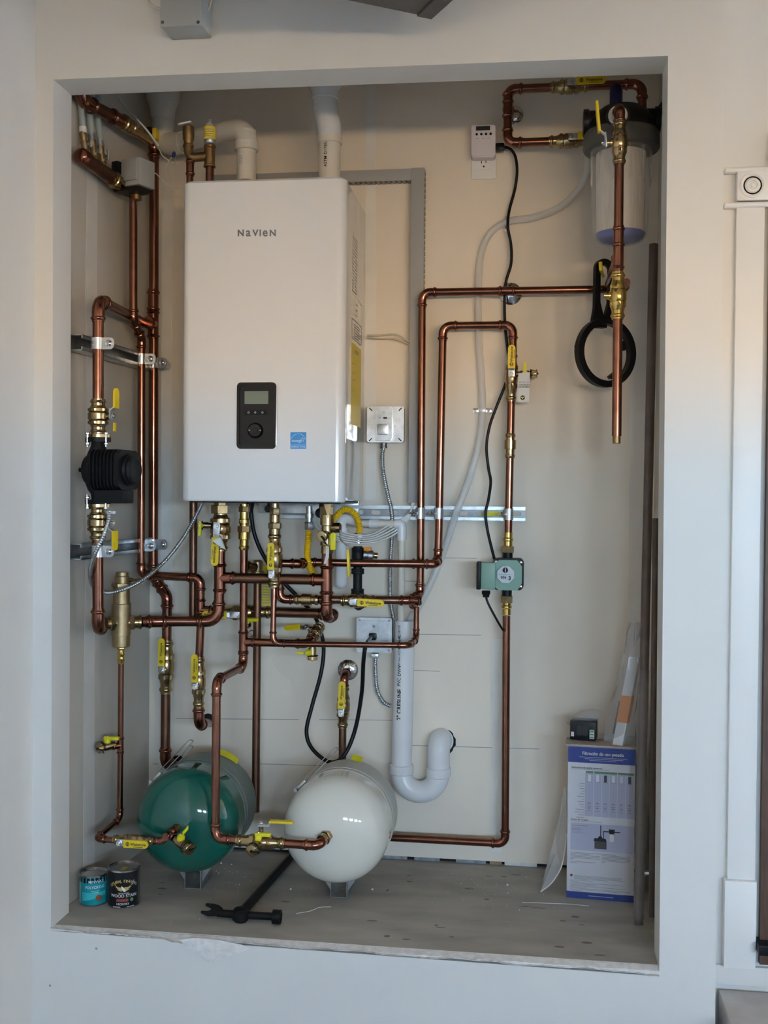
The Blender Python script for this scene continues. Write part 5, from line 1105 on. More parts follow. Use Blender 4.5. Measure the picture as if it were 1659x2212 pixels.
rb2 = thing('air_vent', 'boiler air vent wrapped in a yellow printed label', 'valve', P(453, 385, ry))
obj('tee_body', MB().lathe(V((xb, ry, zc_(362))), Z_, [(0, .0165), (.004, .0165), (.006, .0145), (.05, .0145), (.052, .0165), (.058, .0165)], 20), 'bronze', rb2)
obj('nipple', MB().cyl(V((xb+.001, ry, BZ2-.004)), V((xb+.001, ry, zc_(360))), .0115, 16), 'copper', rb2)
obj('base', MB().lathe(V((xb, ry, zc_(312))), Z_, [(0, .014), (.004, .016), (.010, .016)], 20), 'galvanized', rb2)
obj('yellow_label', MB().lathe(V((xb, ry, zc_(304))), Z_, [(0, .0168), (.034, .0168)], 24), 'yellow_label', rb2)
mk = MB()
for i in range(4):
    for j in range(8):
        a = -.9+j*.26; mk.box(V((xb+math.sin(a)*.0170, ry-math.cos(a)*.0170, zc_(304)+.007+i*.0062)), (.0036, .0003, .0016), (V((math.cos(a), math.sin(a), 0)), V((-math.sin(a), math.cos(a), 0)), Z_))
o = obj('label_print', mk, 'ink_grey', rb2, flat=True); o['kind'] = 'stuff'
obj('cap', MB().lathe(V((xb, ry, zc_(304)+.034)), Z_, [(0, .0168), (.002, .0165), (.003, .012), (.010, .012), (.011, .004), (.017, .004), (.018, .006), (.022, .006)], 20), 'grey_box', rb2)
# ================================================================ manifold and zone valve, top left
hA, hB = P(176, 337, .150), P(240, 384, .285)
mf = thing('manifold_pipe', 'wide copper manifold pipe with capped end on the left wall', 'pipe', hA)
obj('tube', MB().cyl(hA, hB, .0185, 22), 'copper_dull', mf); obj('end_cap', MB().lathe(hA+unit(hB, hA)*.012, unit(hA, hB), [(0, .010), (.004, .018), (.008, .0205), (.03, .0205), (.031, .0188)], 22), 'copper_fitting', mf)
obj('brass_adapter', MB().lathe(hB, unit(hA, hB), [(-.004, .020), (.006, .020), (.008, .023), (.02, .023), (.022, .019), (.045, .017)], 22), 'brass', mf)
for f, nm in ((.22, 'front'), (.52, 'middle'), (.80, 'rear')):
    q = hA.lerp(hB, f); t = thing('stop_valve', f'{nm} small brass stop valve on top of the wide manifold', 'valve', q+V((0, 0, .018)), 'stop valves on the manifold')
    obj('valve_body', MB().lathe(q+V((-.004, 0, .015)), V((-.18, -.02, 1)), [(0, .0075), (.012, .0075), (.014, .010), (.036, .0105), (.038, .008), (.048, .0095), (.060, .0095)], 14), 'brass_cast', t)
    obj('wing_handle', MB().box(q+V((.012, -.012, .045)), (.006, .004, .026), bev=.001).cyl(q+V((-.004, -.004, .04)), q+V((.012, -.012, .042)), .004, 8), 'zinc', t)
    tag(obj('tubing', MB().sweep([q+V((-.014, 0, .078)), q+V((-.020, -.002, .14)), q+V((-.024, -.002, .34))], .0085, 12), 'pex'), f'{nm} translucent tube rising from the manifold stop valves', 'tube', 'translucent tubes above the manifold')
    obj('tube_collar', MB().lathe(q+V((-.014, 0, .072)), V((-.1, 0, 1)), [(0, .0105), (.016, .0105)], 14), 'white_plastic' if f < .3 else 'zinc', t)
m0, m1 = P(171, 214, .138), P(262, 262, .33)
run('thick upper copper supply running along the left wall to the riser', [m0+V((0, 0, .30)), m0, m1], .0165, m='copper_dull', coups=[(m0.lerp(m1, .93), unit(m0, m1))])
un = thing('brass_union', 'brass valve union below the thick upper copper supply', 'fitting', m1)
m2 = P(326, 303, .50); du_ = unit(m1, m2); Lu = (m2-m1).length
obj('union_body', MB().lathe(m1-du_*.006, du_, [(0, .019), (.01, .019), (.012, .0225), (.03, .0225), (.032, .018), (.05, .018), (.052, .0205), (.075, .0205), (.078, .016), (Lu, .0155)], 20), 'brass', un)
obj('yellow_tag', MB().box(PX(337, 291, .075), (.012, .030, .030), bev=.001), 'yellow_label', un)
zv = thing('zone_valve', 'grey motorised zone valve above the thinner rear riser', 'valve', P(288, 415, .38))
zvc = P(300, 382, .36); axz = (V((.93, -.36, 0)).normalized(), V((.36, .93, 0)).normalized(), Z_)
obj('actuator', MB().box(zvc+V((.002, -.012, .002)), (.064, .064, .074), axz, .002), 'grey_box', zv)
obj('actuator_cover', MB().box(zvc+V((-.006, -.047, .006)), (.044, .008, .058), axz, .002), 'grey_duct', zv)
obj('bracket', MB().box(zvc+V((-.044, -.006, -.004)), (.022, .066, .076), axz, .002).box(zvc+V((-.012, -.01, -.043)), (.085, .064, .008), axz, .001), 'black_plastic', zv)
obj('valve_body', MB().cyl(hB+unit(hA, hB)*.03, zvc+V((-.02, .02, -.02)), .016, 16).cyl(zvc+V((-.012, .012, -.06)), zvc+V((-.012, .012, -.01)), .015, 16), 'bronze', zv)
cord('thermostat_wire', 'thin pale wire running up past the brass union', 'wire', [P(245, 195, .40), P(270, 230, .42), P(300, 262, .43), P(330, 300, .44), P(342, 318, .45), P(352, 338, .46), P(372, 350, .47)], .0016, 'wire_cream', seg=6)
cord('sensor_cord', 'striped white and black cord over the brass union', 'cord', [P(296, 258, .40), P(318, 282, .40), P(343, 316, .40)], .0028, 'wire_white', seg=8)
cord('thermostat_wire', 'thin pale wire loop from the zone valve to the boiler', 'wire', [P(326, 372, .40), P(338, 376, .43), P(352, 392, .45), P(370, 402, .46), P(392, 404, .47)], .0016, 'wire_cream', seg=6)
cord('thermostat_wire', 'thin pale wire with blue wire nut beside the riser', 'wire', [P(360, 392, .46), P(357, 368, .46), P(366, 346, .46), P(376, 338, .46), P(379, 355, .46), P(372, 356, .46)], .0016, 'wire_cream', seg=6)
tag(obj('wire_nut', MB().lathe(P(374, 340, .46), V((.25, 0, 1)), [(0, .006), (.012, .005), (.017, .002)], 10), 'wire_blue'), 'tiny blue wire nut on a thin wire', 'wire nut')
# ================================================================ filter and its piping, top right
FYc = .30; fx_ = P(1341, 400, FYc).x
def fz(v): return P(1341, v, FYc).z
fil = thing('water_filter', 'large clear water filter housing with black head and blue base', 'filter', V((fx_, FYc, fz(515))))
zr_t, zr_b, zs_b = P(1341, 262, .207).z, P(1341, 302, .207).z, P(1341, 513, .235).z
PKX, PKZ = P(1338, 240, .165).x, P(1338, 236, .17).z
obj('head', MB().lathe(V((fx_, FYc, zr_t-.012)), Z_, [(0, .086), (.03, .086), (.045, .080), (.062, .066), (.075, .050), (.080, .030), (.080, .002)], 36), 'black_plastic', fil)
for s in (-1, 1): obj('side_port', MB().lathe(V((fx_+s*.055, FYc, zr_t+.030)), X_*s, [(0, .030), (.026, .030), (.027, .034), (.040, .034), (.041, .028)], 24), 'black_plastic', fil)
obj('front_port', MB().lathe(V((PKX, FYc-.04, PKZ)), FRONT, [(0, .030), (.048, .030)], 24), 'black_plastic', fil)
obj('thread_tape', MB().lathe(V((PKX, FYc-.086, PKZ)), FRONT, [(0, .0245), (.008, .0225)], 24), 'light_print', fil)
obj('lock_ring', MB().lathe(V((fx_, FYc, zr_b)), Z_, [(0, .080), (.001, .0925), (.006, .0955), (zr_t-zr_b-.004, .0945), (zr_t-zr_b+.002, .090), (zr_t-zr_b+.003, .082)], 44), 'ring_grey', fil)
Hs = zr_b-zs_b
obj('sump', MB().lathe(V((fx_, FYc, zs_b)), Z_, [(0, .012), (.001, .045), (.006, .056), (.018, .066), (.035, .0695), (Hs, .0775)], 44), 'clear_sump', fil)
obj('cartridge', MB().lathe(V((fx_, FYc, zs_b+.024)), Z_, [(0, .050), (.001, .060), (Hs-.03, .062)], 36), 'filter_white', fil)
obj('cartridge_cap', MB().lathe(V((fx_, FYc, zs_b+.006)), Z_, [(0, .030), (.001, .048), (.008, .058), (.018, .0625), (.020, .060)], 36), 'blue_plastic', fil)
for i in range(12):
    a = 2*math.pi*i/12+.2; obj('rib', MB().box(V((fx_+math.cos(a)*.0755, FYc+math.sin(a)*.0755, zr_b-.045)), (.004, .003, .085), (V((math.cos(a), math.sin(a), 0)), V((-math.sin(a), math.cos(a), 0)), Z_)), 'clear_sump', fil)
br_ = P(1425, 190, FYc); obj('bracket_arm', MB().sweep([V((fx_+.090, FYc, zr_t+.050)), V((fx_+.100, FYc, zr_t+.060)), V((1.497, FYc-.01, zr_t+.085)), V((1.500, FYc-.01, zr_t+.14))], .012, 4), 'black_plastic', fil)
kY = .155; kx_ = P(1338, 300, kY).x
def kz(v): return P(1337, v, kY).z
def KP(v): return V((P(1338-(v-300)*.0095, v, kY).x, kY, kz(v)))
e0 = V((PKX, FYc-.09, PKZ)); e1 = V((PKX, kY, PKZ))
run('copper elbow leaving the filter front and turning down', [e0, e1, KP(282)], R34*1.02, R=.020)
valve('brass ball valve with yellow lever pointing up beside the filter', KP(356), KP(262), R34*1.1, V((-1, -.1, 0)), V((-.1, 0, 1)), lg=.078, wd=.017, word=False, start=.026, off=.030, up=.014)
bz_ = i_end.z; tz_ = KP(545)
run('copper pipe in front of the clear filter with a rear tee', [KP(352), V((tz_.x, kY, bz_+.0)), KP(600)], R34*1.02, tees=[(V((tz_.x, kY, bz_)), Z_, Y_)], elbows=False, coups=[(KP(512), Z_)])
run('copper crossover from the filter tee back to the outer loop', [V((tz_.x, kY+.02, bz_)), V((tz_.x+.001, .49, bz_))], R34)
valve('brass ball valve without visible lever below the filter', KP(690), KP(588), R34*1.14, V((-1, -.1, 0)), None, m='brass_bright', off=.034)
run('copper pipe with a capped lower end hanging below the filter', [KP(684), KP(942)], R34*1.04)
cs_ = thing('end_plug', 'dull brass plug in the bottom of the hanging copper pipe', 'fitting', KP(957)); obj('plug', MB().lathe(KP(958), Z_, [(0, .0085), (.001, .0095), (.02, .0095)], 18), 'bronze', cs_)
tag(obj('blue_cap', MB().lathe(V((kx_, FYc-.02, zr_t+.062)), Z_, [(0, .016), (.045, .016), (.052, .013), (.055, .004)], 20), 'navy'), 'dark blue rounded cap on top of the filter head', 'cap')
LY = .56
l_c = P(1095, 193, LY); l_b = P(1095, 309, LY); tz1 = l_c.z; tzb = l_b.z
def LP(u, z): return V((P(u, 250, LY).x, LY, z))
run('upper copper line turning right toward the filter top', [LP(1097, tzb+.09), V((LP(1097, 0).x, LY, tz1)), LP(1196, tz1)], R34*1.1, R=.022, tees=[(LP(1097, tz1-.045), Z_, Y_)])
valve('ball valve with yellow handle in the shadow at the top', LP(1188, tz1), LP(1270, tz1), R34*1.15, FRONT, X_, lg=.080, wd=.021, at=.50, off=.034, start=.018)
run('dark copper line behind the filter head top', [LP(1262, tz1), LP(1386, tz1), V((LP(1386, 0).x, LY-.02, tz1-.09))], R34*1.1)
esc = thing('escutcheon', 'chrome escutcheon behind the upper right copper tee', 'escutcheon', V((LP(1108, 0).x, BW, tz1-.05)))
obj('plate', MB().lathe(V((LP(1108, 0).x, BW, tz1-.046)), FRONT, [(0, .028), (.002, .028), (.008, .021), (.011, .015)], 28), 'chrome', esc)
run('lower copper line turning right below the upper copper tee', [LP(1097, tzb+.10), LP(1097, tzb), LP(1194, tzb)], R34*1.1, R=.022)
valve('ball valve half hidden behind the filter lock ring', LP(1186, tzb), LP(1272, tzb), R34*1.15, FRONT, X_, lg=.075, wd=.020, at=.55, off=.034, start=.018, word=False)

# ================================================================ filter wrench hanging on a valve lever
wr = thing('filter_wrench', 'black plastic filter housing wrench hanging on the wall', 'wrench', P(1297, 832, .46))
WY = .46; wc = P(1297, 762, WY); wxd = V((.86, .51, 0)).normalized(); Ro, Ri = .0915, .0745
obj('ring', MB().hollow(circ(Ro, 48, ry=Ro*1.02), circ(Ri, 48, ry=Ri*1.02), wc+V((.008, .010, 0)), wxd, Z_, .022), 'black_plastic', wr, angle=30)
for i in range(5):
    a = math.radians(90+72*i); rd = wxd*math.cos(a)+Z_*math.sin(a); td = -wxd*math.sin(a)+Z_*math.cos(a)
    obj('grip_tab', MB().box(wc+rd*(Ri-.003), (.010, .026, .022), (rd, td, rd.cross(td)), .001), 'black_plastic', wr)
h0, h1 = P(1299, 690, WY), P(1301, 575, WY); hl_ = (h1-h0).length
ho = [(-.036, -.012), (.036, -.012), (.029, .03)]+[(.0285*math.cos(a)*1.0, hl_-.006+.026*math.sin(a)) for a in [math.pi*i/10 for i in range(11)]]+[(-.029, .03)]
hi = [(-.003, .012), (.003, .012), (.0125, .045)]+[(.0135*math.cos(a), hl_-.010+.0135*math.sin(a)) for a in [math.pi*i/10 for i in range(11)]]+[(-.0125, .045)]
obj('handle', MB().hollow(ho, hi, h0+V((.002, .010, 0)), wxd*1.06, unit(h0, h1), .012), 'black_plastic', wr, angle=30)
hk = thing('wall_hook', 'yellow lever tip the black filter wrench hangs from', 'hook', P(1299, 590, .50)); obj('lever_tip', MB().sweep([P(1297, 566, .44), P(1298, 582, .44), P(1300, 592, .47), P(1303, 596, .62)], .005, 10), 'yellow_grip', hk)

# ================================================================ things leaning and standing on the right
pa_, pb_ = PZ(1379, 1996, .006), P(1412, 528, .37)
pole = thing('copper_tube', 'long brown tube leaning in the right corner of the niche', 'tube', pa_)
obj('tube', MB().lathe(pa_, pb_-pa_, [(0, .0118), ((pb_-pa_).length, .0118)], 18), 'pole_brown', pole)
dpl = unit(pa_, pb_); nn = 60; Lp = .62
pts = [pa_+dpl*(.012+Lp*i/nn) for i in range(nn+1)]; obj('plastic_wrap', MB().sweep(pts, [.0132+random.uniform(-.0006, .0012) for _ in pts], 14, caps=False), 'plastic_wrap', pole, angle=10)
pc_, pd_ = PZ(1409, 1980, .006), P(1417, 1120, .44)
pole2 = thing('copper_tube', 'shorter dark tube standing behind the long leaning tube', 'tube', pc_); obj('tube', MB().cyl(pc_, pd_, .0095, 16), 'pole_brown', pole2)
# carton
bl, brr = PZ(1222, 1938), PZ(1367, 1950); xd = (brr-bl); xd.z = 0; wB = xd.length; xd.normalize(); yd3 = V((-xd.y, xd.x, 0))
htB = P(1300, 1615, (bl.y+brr.y)/2).z; dB = .165
ct = thing('filter_carton', 'tall white and blue filter carton standing in the corner', 'carton', (bl+brr)/2+yd3*dB/2)
bc = (bl+brr)/2; leanx = .004
obj('box_body', MB().box(bc+yd3*(dB/2)+V((.002, 0, htB/2)), (wB, dB, htB), (xd, yd3, Z_), .0008), 'box_white', ct)
nF = -yd3
def face(x, z, lift=.0): return bc-xd*(wB/2)+xd*(wB*x)+Z_*(htB*z)+nF*(.0004+lift)+V((.002, 0, 0))
def panel(x0, x1, z0, z1, m, name, lift=.0, parent=None):
    return obj(name, MB().quad(face(x0, z0, lift), face(x1, z0, lift), face(x1, z1, lift), face(x0, z1, lift)), m, parent or ct, flat=True)
hb = panel(0.0, 1, .895, .998, 'box_blue', 'title_band'); panel(0, 1, 0.0, .045, 'box_blue', 'foot_band')
obj('flap', MB().box(bc+yd3*(dB*.25)+V((-wB*.02, 0, htB+.003)), (wB*1.02, dB*.5, .004), (xd, yd3, Z_)), 'drywall_paper', ct)
text('Filtración de uso pesado', .0125, face(.52, .957, .0003), xd, Z_, 'light_print', hb, bold=.012, sx_=.88)
def lines(rows, m='ink_grey', parent=None, name='fine_print', lift=.0005):
    mb = MB()
    for x0, x1, z, hgt in rows: mb.quad(face(x0, z, lift), face(x1, z, lift), face(x1, z+hgt, lift), face(x0, z+hgt, lift))
    o = obj(name, mb, m, parent or ct, flat=True); o['kind'] = 'stuff'; return o
lines([(.17, .88, .931, .003), (.25, .82, .921, .003), (.32, .72, .911, .003)], 'box_lilac', hb)
text('Cartuchos de ajuste universal', .0068, face(.05, .862, .0002), xd, Z_, 'ink', ct, align='LEFT', bold=.01); lines([(.05, .62, .851, .0022)])
tbp = panel(.26, .985, .545, .828, 'box_lilac', 'comparison_table')
for x0, x1 in ((.27, .38), (.395, .735), (.745, .98)): panel(x0, x1, .828, .842, 'box_green', 'table_header', .0002, tbp)
for x in (.385, .505, .62, .738, .86): panel(x-.003, x+.003, .545, .828, 'box_white', 'column_rule', .0003, tbp)
for i, x in enumerate((.325, .445, .562, .68, .80, .92)):
    obj('cartridge_picture', MB().prism(rrect(.0075, .019, .002), face(x, .796, .0002), xd, Z_, .0004), ('light_print', 'light_print', 'ring_grey', 'light_print', 'box_white', 'ring_grey')[i], tbp)
rows = []
for k_ in range(6):
    x = (.325, .445, .562, .68, .80, .92)[k_]; rows += [(x-.035, x+.035, .770, .003)]+[(x-.004, x+.004, .745-.0125*j, .002) for j in range(8)]+[(x-.02, x+.02, .628, .008), (x-.03, x+.03, .612, .003), (x-.02, x+.02, .596, .008), (x-.03, x+.03, .580, .003)]
lines(rows, 'ink_grey', tbp, 'table_print')
lines([(.25-w_, .25, .757-.0172*j, .003) for j, w_ in enumerate((.07, .09, .07, .04, .07, .11, .04, .10, .08, .06, .13, .14, .09, .12))])
text('Antes de instalar', .0068, face(.05, .520, .0002), xd, Z_, 'ink', ct, align='LEFT', bold=.01); lines([(.05, .52, .508, .0022)])
pp = panel(.05, .985, .318, .497, 'box_lilac', 'install_picture')
mk = MB()
def fx2(x, z): return face(x, z, .0006)
mk.quad(fx2(.395, .385), fx2(.59, .385), fx2(.575, .405), fx2(.41, .405)).quad(fx2(.45, .40), fx2(.54, .40), fx2(.51, .42), fx2(.48, .42)).quad(fx2(.494, .41), fx2(.508, .41), fx2(.508, .49), fx2(.494, .49)).quad(fx2(.535, .40), fx2(.548, .40), fx2(.548, .455), fx2(.535, .455)).quad(fx2(.535, .448), fx2(.79, .448), fx2(.79, .455), fx2(.535, .455)).quad(fx2(.63, .437), fx2(.70, .437), fx2(.71, .468), fx2(.62, .468))
obj('picture_print', mk, 'ink', pp, flat=True)['kind'] = 'stuff'
lines([(.41, .59, .335, .05)], 'ring_grey', pp, 'picture_shade'); lines([(.635, .695, .388, .05)], 'light_print', pp, 'picture_filter')
lines([(.07, .30, .478, .004)]+[(.07, .07+w_, .466-.0085*j, .0025) for j, w_ in enumerate((.13, .18, .12, .14, .2))], 'ink_grey', pp)
lines([(.05, .05+w_, .300-.0085*j, .0028) for j, w_ in enumerate((.46, .30, .45, .44, .45, .06))]+[(.05, .43, .240, .0028), (.05, .16, .232, .0028)]+[(.52, .52+w_, .300-.0085*j, .0028) for j, w_ in enumerate((.21, .42, .43, .42, .43, .41, .05))])
lines([(.11, .11+w_, .148-.007*j, .0022) for j, w_ in enumerate((.72, .70, .76, .5))]+[(.05, .05+w_, .118-.0075*j, .0020) for j, w_ in enumerate((.35, .12, .80, .42, .38, .82, .25, .90, .88, .2, .8))])
obj('seal_mark', MB().prism(circ(.0036, 14), face(.07, .150, .0002), xd, Z_, .0004), 'can_brown', ct)
lines([(.33, .70, .020, .004)], 'box_lilac', ct, 'foot_print')
# small black box in film on the carton, bags
sb = thing('small_carton', 'small black carton in torn plastic lying on the tall carton', 'box', P(1268, 1606, .46))
s0_, s1_ = P(1231, 1600, .45), P(1287, 1604, .44); sxd = unit(s0_, s1_); syd = V((-sxd.y, sxd.x, 0)).normalized(); sw = (s1_-s0_).length; sh = .062
zb_ = htB+.006
cS = V(((s0_.x+s1_.x)/2, .455, zb_+sh*.42))
obj('box_body', MB().box(cS+syd*.03, (sw, .055, sh*.80), (sxd, syd, Z_), .001), 'can_black', sb)
text('MODEL', .011, cS-sxd*(sw*.38)-syd*.0030+V((0, 0, 0)), Z_, -sxd, 'light_print', sb, sx_=.9) if False else None
obj('bar_label', MB().box(cS+sxd*(sw*.36)-syd*.0005+V((0, 0, -.006)), (.012, .012, .024), (sxd, syd, Z_)), 'light_print', sb, flat=True)
mk = MB()
for i in range(3): mk.box(cS+sxd*(sw*.36)-syd*.0070+V((0, 0, -.014+i*.008)), (.009, .0004, .004), (sxd, syd, Z_))
obj('bar_print', mk, 'print_green', sb, flat=True)
for x_ in (-.14, .10): obj('outline_print', MB().box(cS+sxd*(sw*x_)+syd*.0022, (.012, .0008, .026), (sxd, syd, Z_)), 'lcd_dark', sb, flat=True)
obj('outline_print', MB().box(cS-sxd*(sw*.40)+syd*.0022+V((0, 0, -.010)), (.008, .0008, .012), (sxd, syd, Z_)), 'light_print', sb, flat=True)
def crumple(name, label, pts_bot, pts_top, cat, m='clear_bag', dY=.03, rows=10, amp=.006, seedv=1):
    rnd = random.Random(seedv); k = 18; mb = MB(); vs_ = []
    for j in range(rows+1):
        f = j/rows; a = pts_bot[0].lerp(pts_top[0], f); c = pts_bot[1].lerp(pts_top[1], f); mid = (a+c)/2; hw = (c-a)/2; dd = dY*math.sin(math.pi*(.12+.80*f))
        for i in range(k):
            t = 2*math.pi*i/k; vs_.append(mid+hw*math.cos(t)+Y_*(dd*math.sin(t))+V((rnd.uniform(-amp, amp), rnd.uniform(-amp, amp), rnd.uniform(-amp, amp))))
    fs = [(j*k+i, j*k+(i+1) % k, (j+1)*k+(i+1) % k, (j+1)*k+i) for j in range(rows) for i in range(k)]
    return tag(obj(name, MB().add(vs_, fs), m, None, angle=20), label, cat) if label else obj(name, MB().add(vs_, fs), m)
BYq = .44
bagt = thing('plastic_bag', 'clear plastic bag with orange and white contents on the carton', 'bag', P(1335, 1610, BYq))
def crumple_part(parent, *a, **k):
    o = crumple('bag_film', None, *a, cat='', **k); o.parent = parent; o.matrix_parent_inverse = Matrix.Translation(-V(parent.location)); return o
crumple_part(bagt, (P(1302, 1600, BYq), P(1376, 1612, BYq)), (P(1362, 1345, BYq), P(1388, 1345, BYq)), seedv=4, amp=.006)
xb0, xb1 = P(1336, 1612, BYq-.006), P(1372, 1420, BYq-.002); ab = unit(xb0, xb1); xbd = V((.92, -.38, 0)).normalized(); ybd = ab.cross(xbd).normalized()
obj('white_tube', MB().box((xb0+xb1)/2, (.028, .024, (xb1-xb0).length), (xbd, ybd, ab), .002), 'sticker_white', bagt)
obj('orange_label', MB().box(xb0.lerp(xb1, .42), (.0292, .0252, (xb1-xb0).length*.30), (xbd, ybd, ab), .001), 'orange', bagt)
obj('dark_stick', MB().cyl(P(1326, 1585, BYq+.005), P(1340, 1515, BYq+.005), .004, 8), 'ring_grey', bagt)
tag(obj('plastic_bag', MB().lathe(P(1300, 1540, .50), V((-.8, 0, -.28)), [(0, .006), (.02, .018), (.05, .024), (.09, .014), (.10, .002)], 12), 'clear_bag'), 'crumpled clear film lying over the small black carton', 'film')
zbg = thing('zip_bag', 'clear zip bag standing on edge beside the tall carton', 'bag', P(1168, 1930, .45))
g0_, g1_, g2_, g3_ = PZ(1170, 1926, .004), PZ(1210, 1912, .004), P(1224, 1690, .47), P(1222, 1755, .45)
A = [P(1168, 1926, .445), P(1187, 1912, .44), P(1200, 1896, .44), P(1212, 1874, .44), P(1219, 1845, .44), P(1224, 1800, .44), P(1224, 1720, .45), P(1219, 1700, .46), P(1212, 1745, .48), P(1200, 1800, .49), P(1187, 1850, .49), P(1175, 1895, .48)]
ca_ = P(1203, 1840, .475)
obj('bag_film', MB().add([ca_]+A, [(0, i+1, (i+1) % 12+1) for i in range(12)]), 'zip_film', zbg, flat=True)
obj('bag_film', MB().add([ca_+V((0, .02, 0))]+[p+V((0, .008, 0)) for p in A], [(0, i+1, (i+1) % 12+1) for i in range(12)]), 'zip_film', zbg, flat=True)
obj('zip_strip', MB().sweep(smooth(A[:6], 4), .0016, 6), 'light_print', zbg)

# ================================================================ paint cans
def can(label, u, v, r, h, body, Y0=None):
    c = PZ(u, v); t = thing('paint_can', label, 'can', V((c.x, c.y+r, 0))); c = V((c.x, c.y+r*.86, 0))
    t.location = c
    obj('body', MB().lathe(c, Z_, [(0.001, r*.97), (.003, r), (h-.004, r)], 40), body, t)
    obj('bottom_rim', MB().lathe(c, Z_, [(0, r*1.0), (.001, r*1.02), (.0035, r*1.02), (.004, r)], 40), 'can_steel', t)
    obj('top_rim', MB().lathe(c, Z_, [(h-.005, r), (h-.004, r*1.025), (h, r*1.025), (h+.001, r*.99), (h-.002, r*.93), (h-.003, r*.90)], 40), 'can_steel', t)
    obj('lid', MB().lathe(c, Z_, [(h-.006, r*.93), (h-.0015, r*.90), (h-.0015, r*.84), (h-.004, r*.80), (h-.004, .001)], 40), 'can_steel', t)
    return t, c
def band(t, c, r, h0, h1, a0, a1, m, name, lift=.0003, parent=None, tilt=0.0):
    n = 20; mb = MB(); vs_ = []
    for i in range(n+1):
        a = a0+(a1-a0)*i/n
        for z in (h0+tilt*(a-a0), h1): vs_.append(c+V((math.sin(a)*(r+lift), -math.cos(a)*(r+lift), z)))
    return obj(name, mb.add(vs_, [(2*i, 2*i+2, 2*i+3, 2*i+1) for i in range(n)]), m, parent or t)
fa = math.atan2(.97-.05, 2.6)        # the labels face the camera side
r1, h1_ = .0355, .078
t, c = can('small teal and black paint can on the shelf at lower left', 192, 1957, r1, h1_, 'can_teal'); 
band(t, c, r1, h1_-.018, h1_-.003, -math.pi, math.pi, 'can_black', 'label_band')
sw_ = band(t, c, r1, .012, .036, fa-.9, fa+1.0, 'can_teal_light', 'label_swoosh', .0003, tilt=.008)
band(t, c, r1, .004, h1_-.018, fa-2.2, fa-1.12, 'light_print', 'label_back')
text('MINWAX', .0098, None or c, X_, Z_, 'light_print', t, wrap=(c+V((0, 0, h1_-.0145)), r1, fa+.25), bold=.01)
text('POLYCRYLIC', .0096, c, X_, Z_, 'light_print', t, wrap=(c+V((0, 0, h1_-.029)), r1, fa+.18), bold=.02, sx_=.95)
for i, w_ in enumerate((.022, .016)): band(t, c, r1, h1_-.0385-i*.004, h1_-.0375-i*.004, fa+.15-w_/r1/2, fa+.15+w_/r1/2, 'light_print', 'label_line', .0005)
ang = fa+.42; obj('round_seal', MB().prism(circ(.0085, 18), c+V((math.sin(ang)*(r1+.0003), -math.cos(ang)*(r1+.0003), .021)), V((math.cos(ang), math.sin(ang), 0)), Z_, .0006), 'can_brown', t)
r2, h2 = .0405, .098
t, c = can('larger black wood stain can beside the small teal can', 257, 1962, r2, h2, 'can_black')
for i, ch in enumerate('GENERAL FINISHES'):
    f = (i-7.5)/7.5; an = f*.98; text(ch, .0105, c, X_, Z_, 'can_gold', t, wrap=(c+V((0, 0, h2-.026-.012*f*f)), r2, fa+an*.86), bold=.015, lift=.0005)
mk = MB(); a = fa-.02
def cp3(a, z, lift=.0006): return c+V((math.sin(a)*(r2+lift), -math.cos(a)*(r2+lift), z))
for s in (-1, 1):
    for k_ in range(3): mk.add([cp3(a+s*.06, .056-.003*k_), cp3(a+s*(.62-.10*k_), .063-.006*k_), cp3(a+s*(.40-.06*k_), .056-.004*k_), cp3(a+s*.10, .049-.002*k_)], [(0, 1, 2, 3)])
obj('emblem_wings', mk, 'can_gold', t, flat=True)['kind'] = 'stuff'
obj('emblem_body', MB().add([cp3(a-.12, .060, .0009), cp3(a+.02, .056, .0009), cp3(a+.18, .047, .0009), cp3(a+.05, .044, .0009), cp3(a-.08, .050, .0009)], [(0, 1, 2, 3, 4)]), 'light_print', t, flat=True)
obj('emblem_tail', MB().add([cp3(a+.5, .066, .0007), cp3(a+.72, .074, .0007), cp3(a+.62, .058, .0007)], [(0, 1, 2)]), 'print_blue', t, flat=True)
text('WATER BASED', .0042, c, X_, Z_, 'light_print', t, wrap=(c+V((0, 0, .0405)), r2, fa), bold=.01, lift=.0005)
text('WOOD STAIN', .0110, c, X_, Z_, 'light_print', t, wrap=(c+V((0, 0, .0335)), r2, fa), bold=.015, lift=.0005)
band(t, c, r2, .0185, .0265, fa-.46, fa+.30, 'can_red', 'colour_swatch', .0005)
text('HICKORY', .0075, c, X_, Z_, 'light_print', t, wrap=(c+V((0, 0, .0125)), r2, fa-.05), bold=.015, lift=.0005)
for s in (-1, 1): band(t, c, r2, .0045, .006, fa+s*.45-.25, fa+s*.45+.25, 'light_print', 'label_line', .0005)
ang = fa+.52; obj('round_seal', MB().prism(circ(.0045, 16), c+V((math.sin(ang)*(r2+.0003), -math.cos(ang)*(r2+.0003), .0225)), V((math.cos(ang), math.sin(ang), 0)), Z_, .0006), 'print_green', t)
band(t, c, r2, .006, h2-.008, fa+1.05, fa+1.9, 'ring_grey', 'label_back', .0004)
obj('lid_drip', MB().box(c+V((.004, -.012, h2-.0025)), (.014, .030, .0012)), 'can_gold', t)

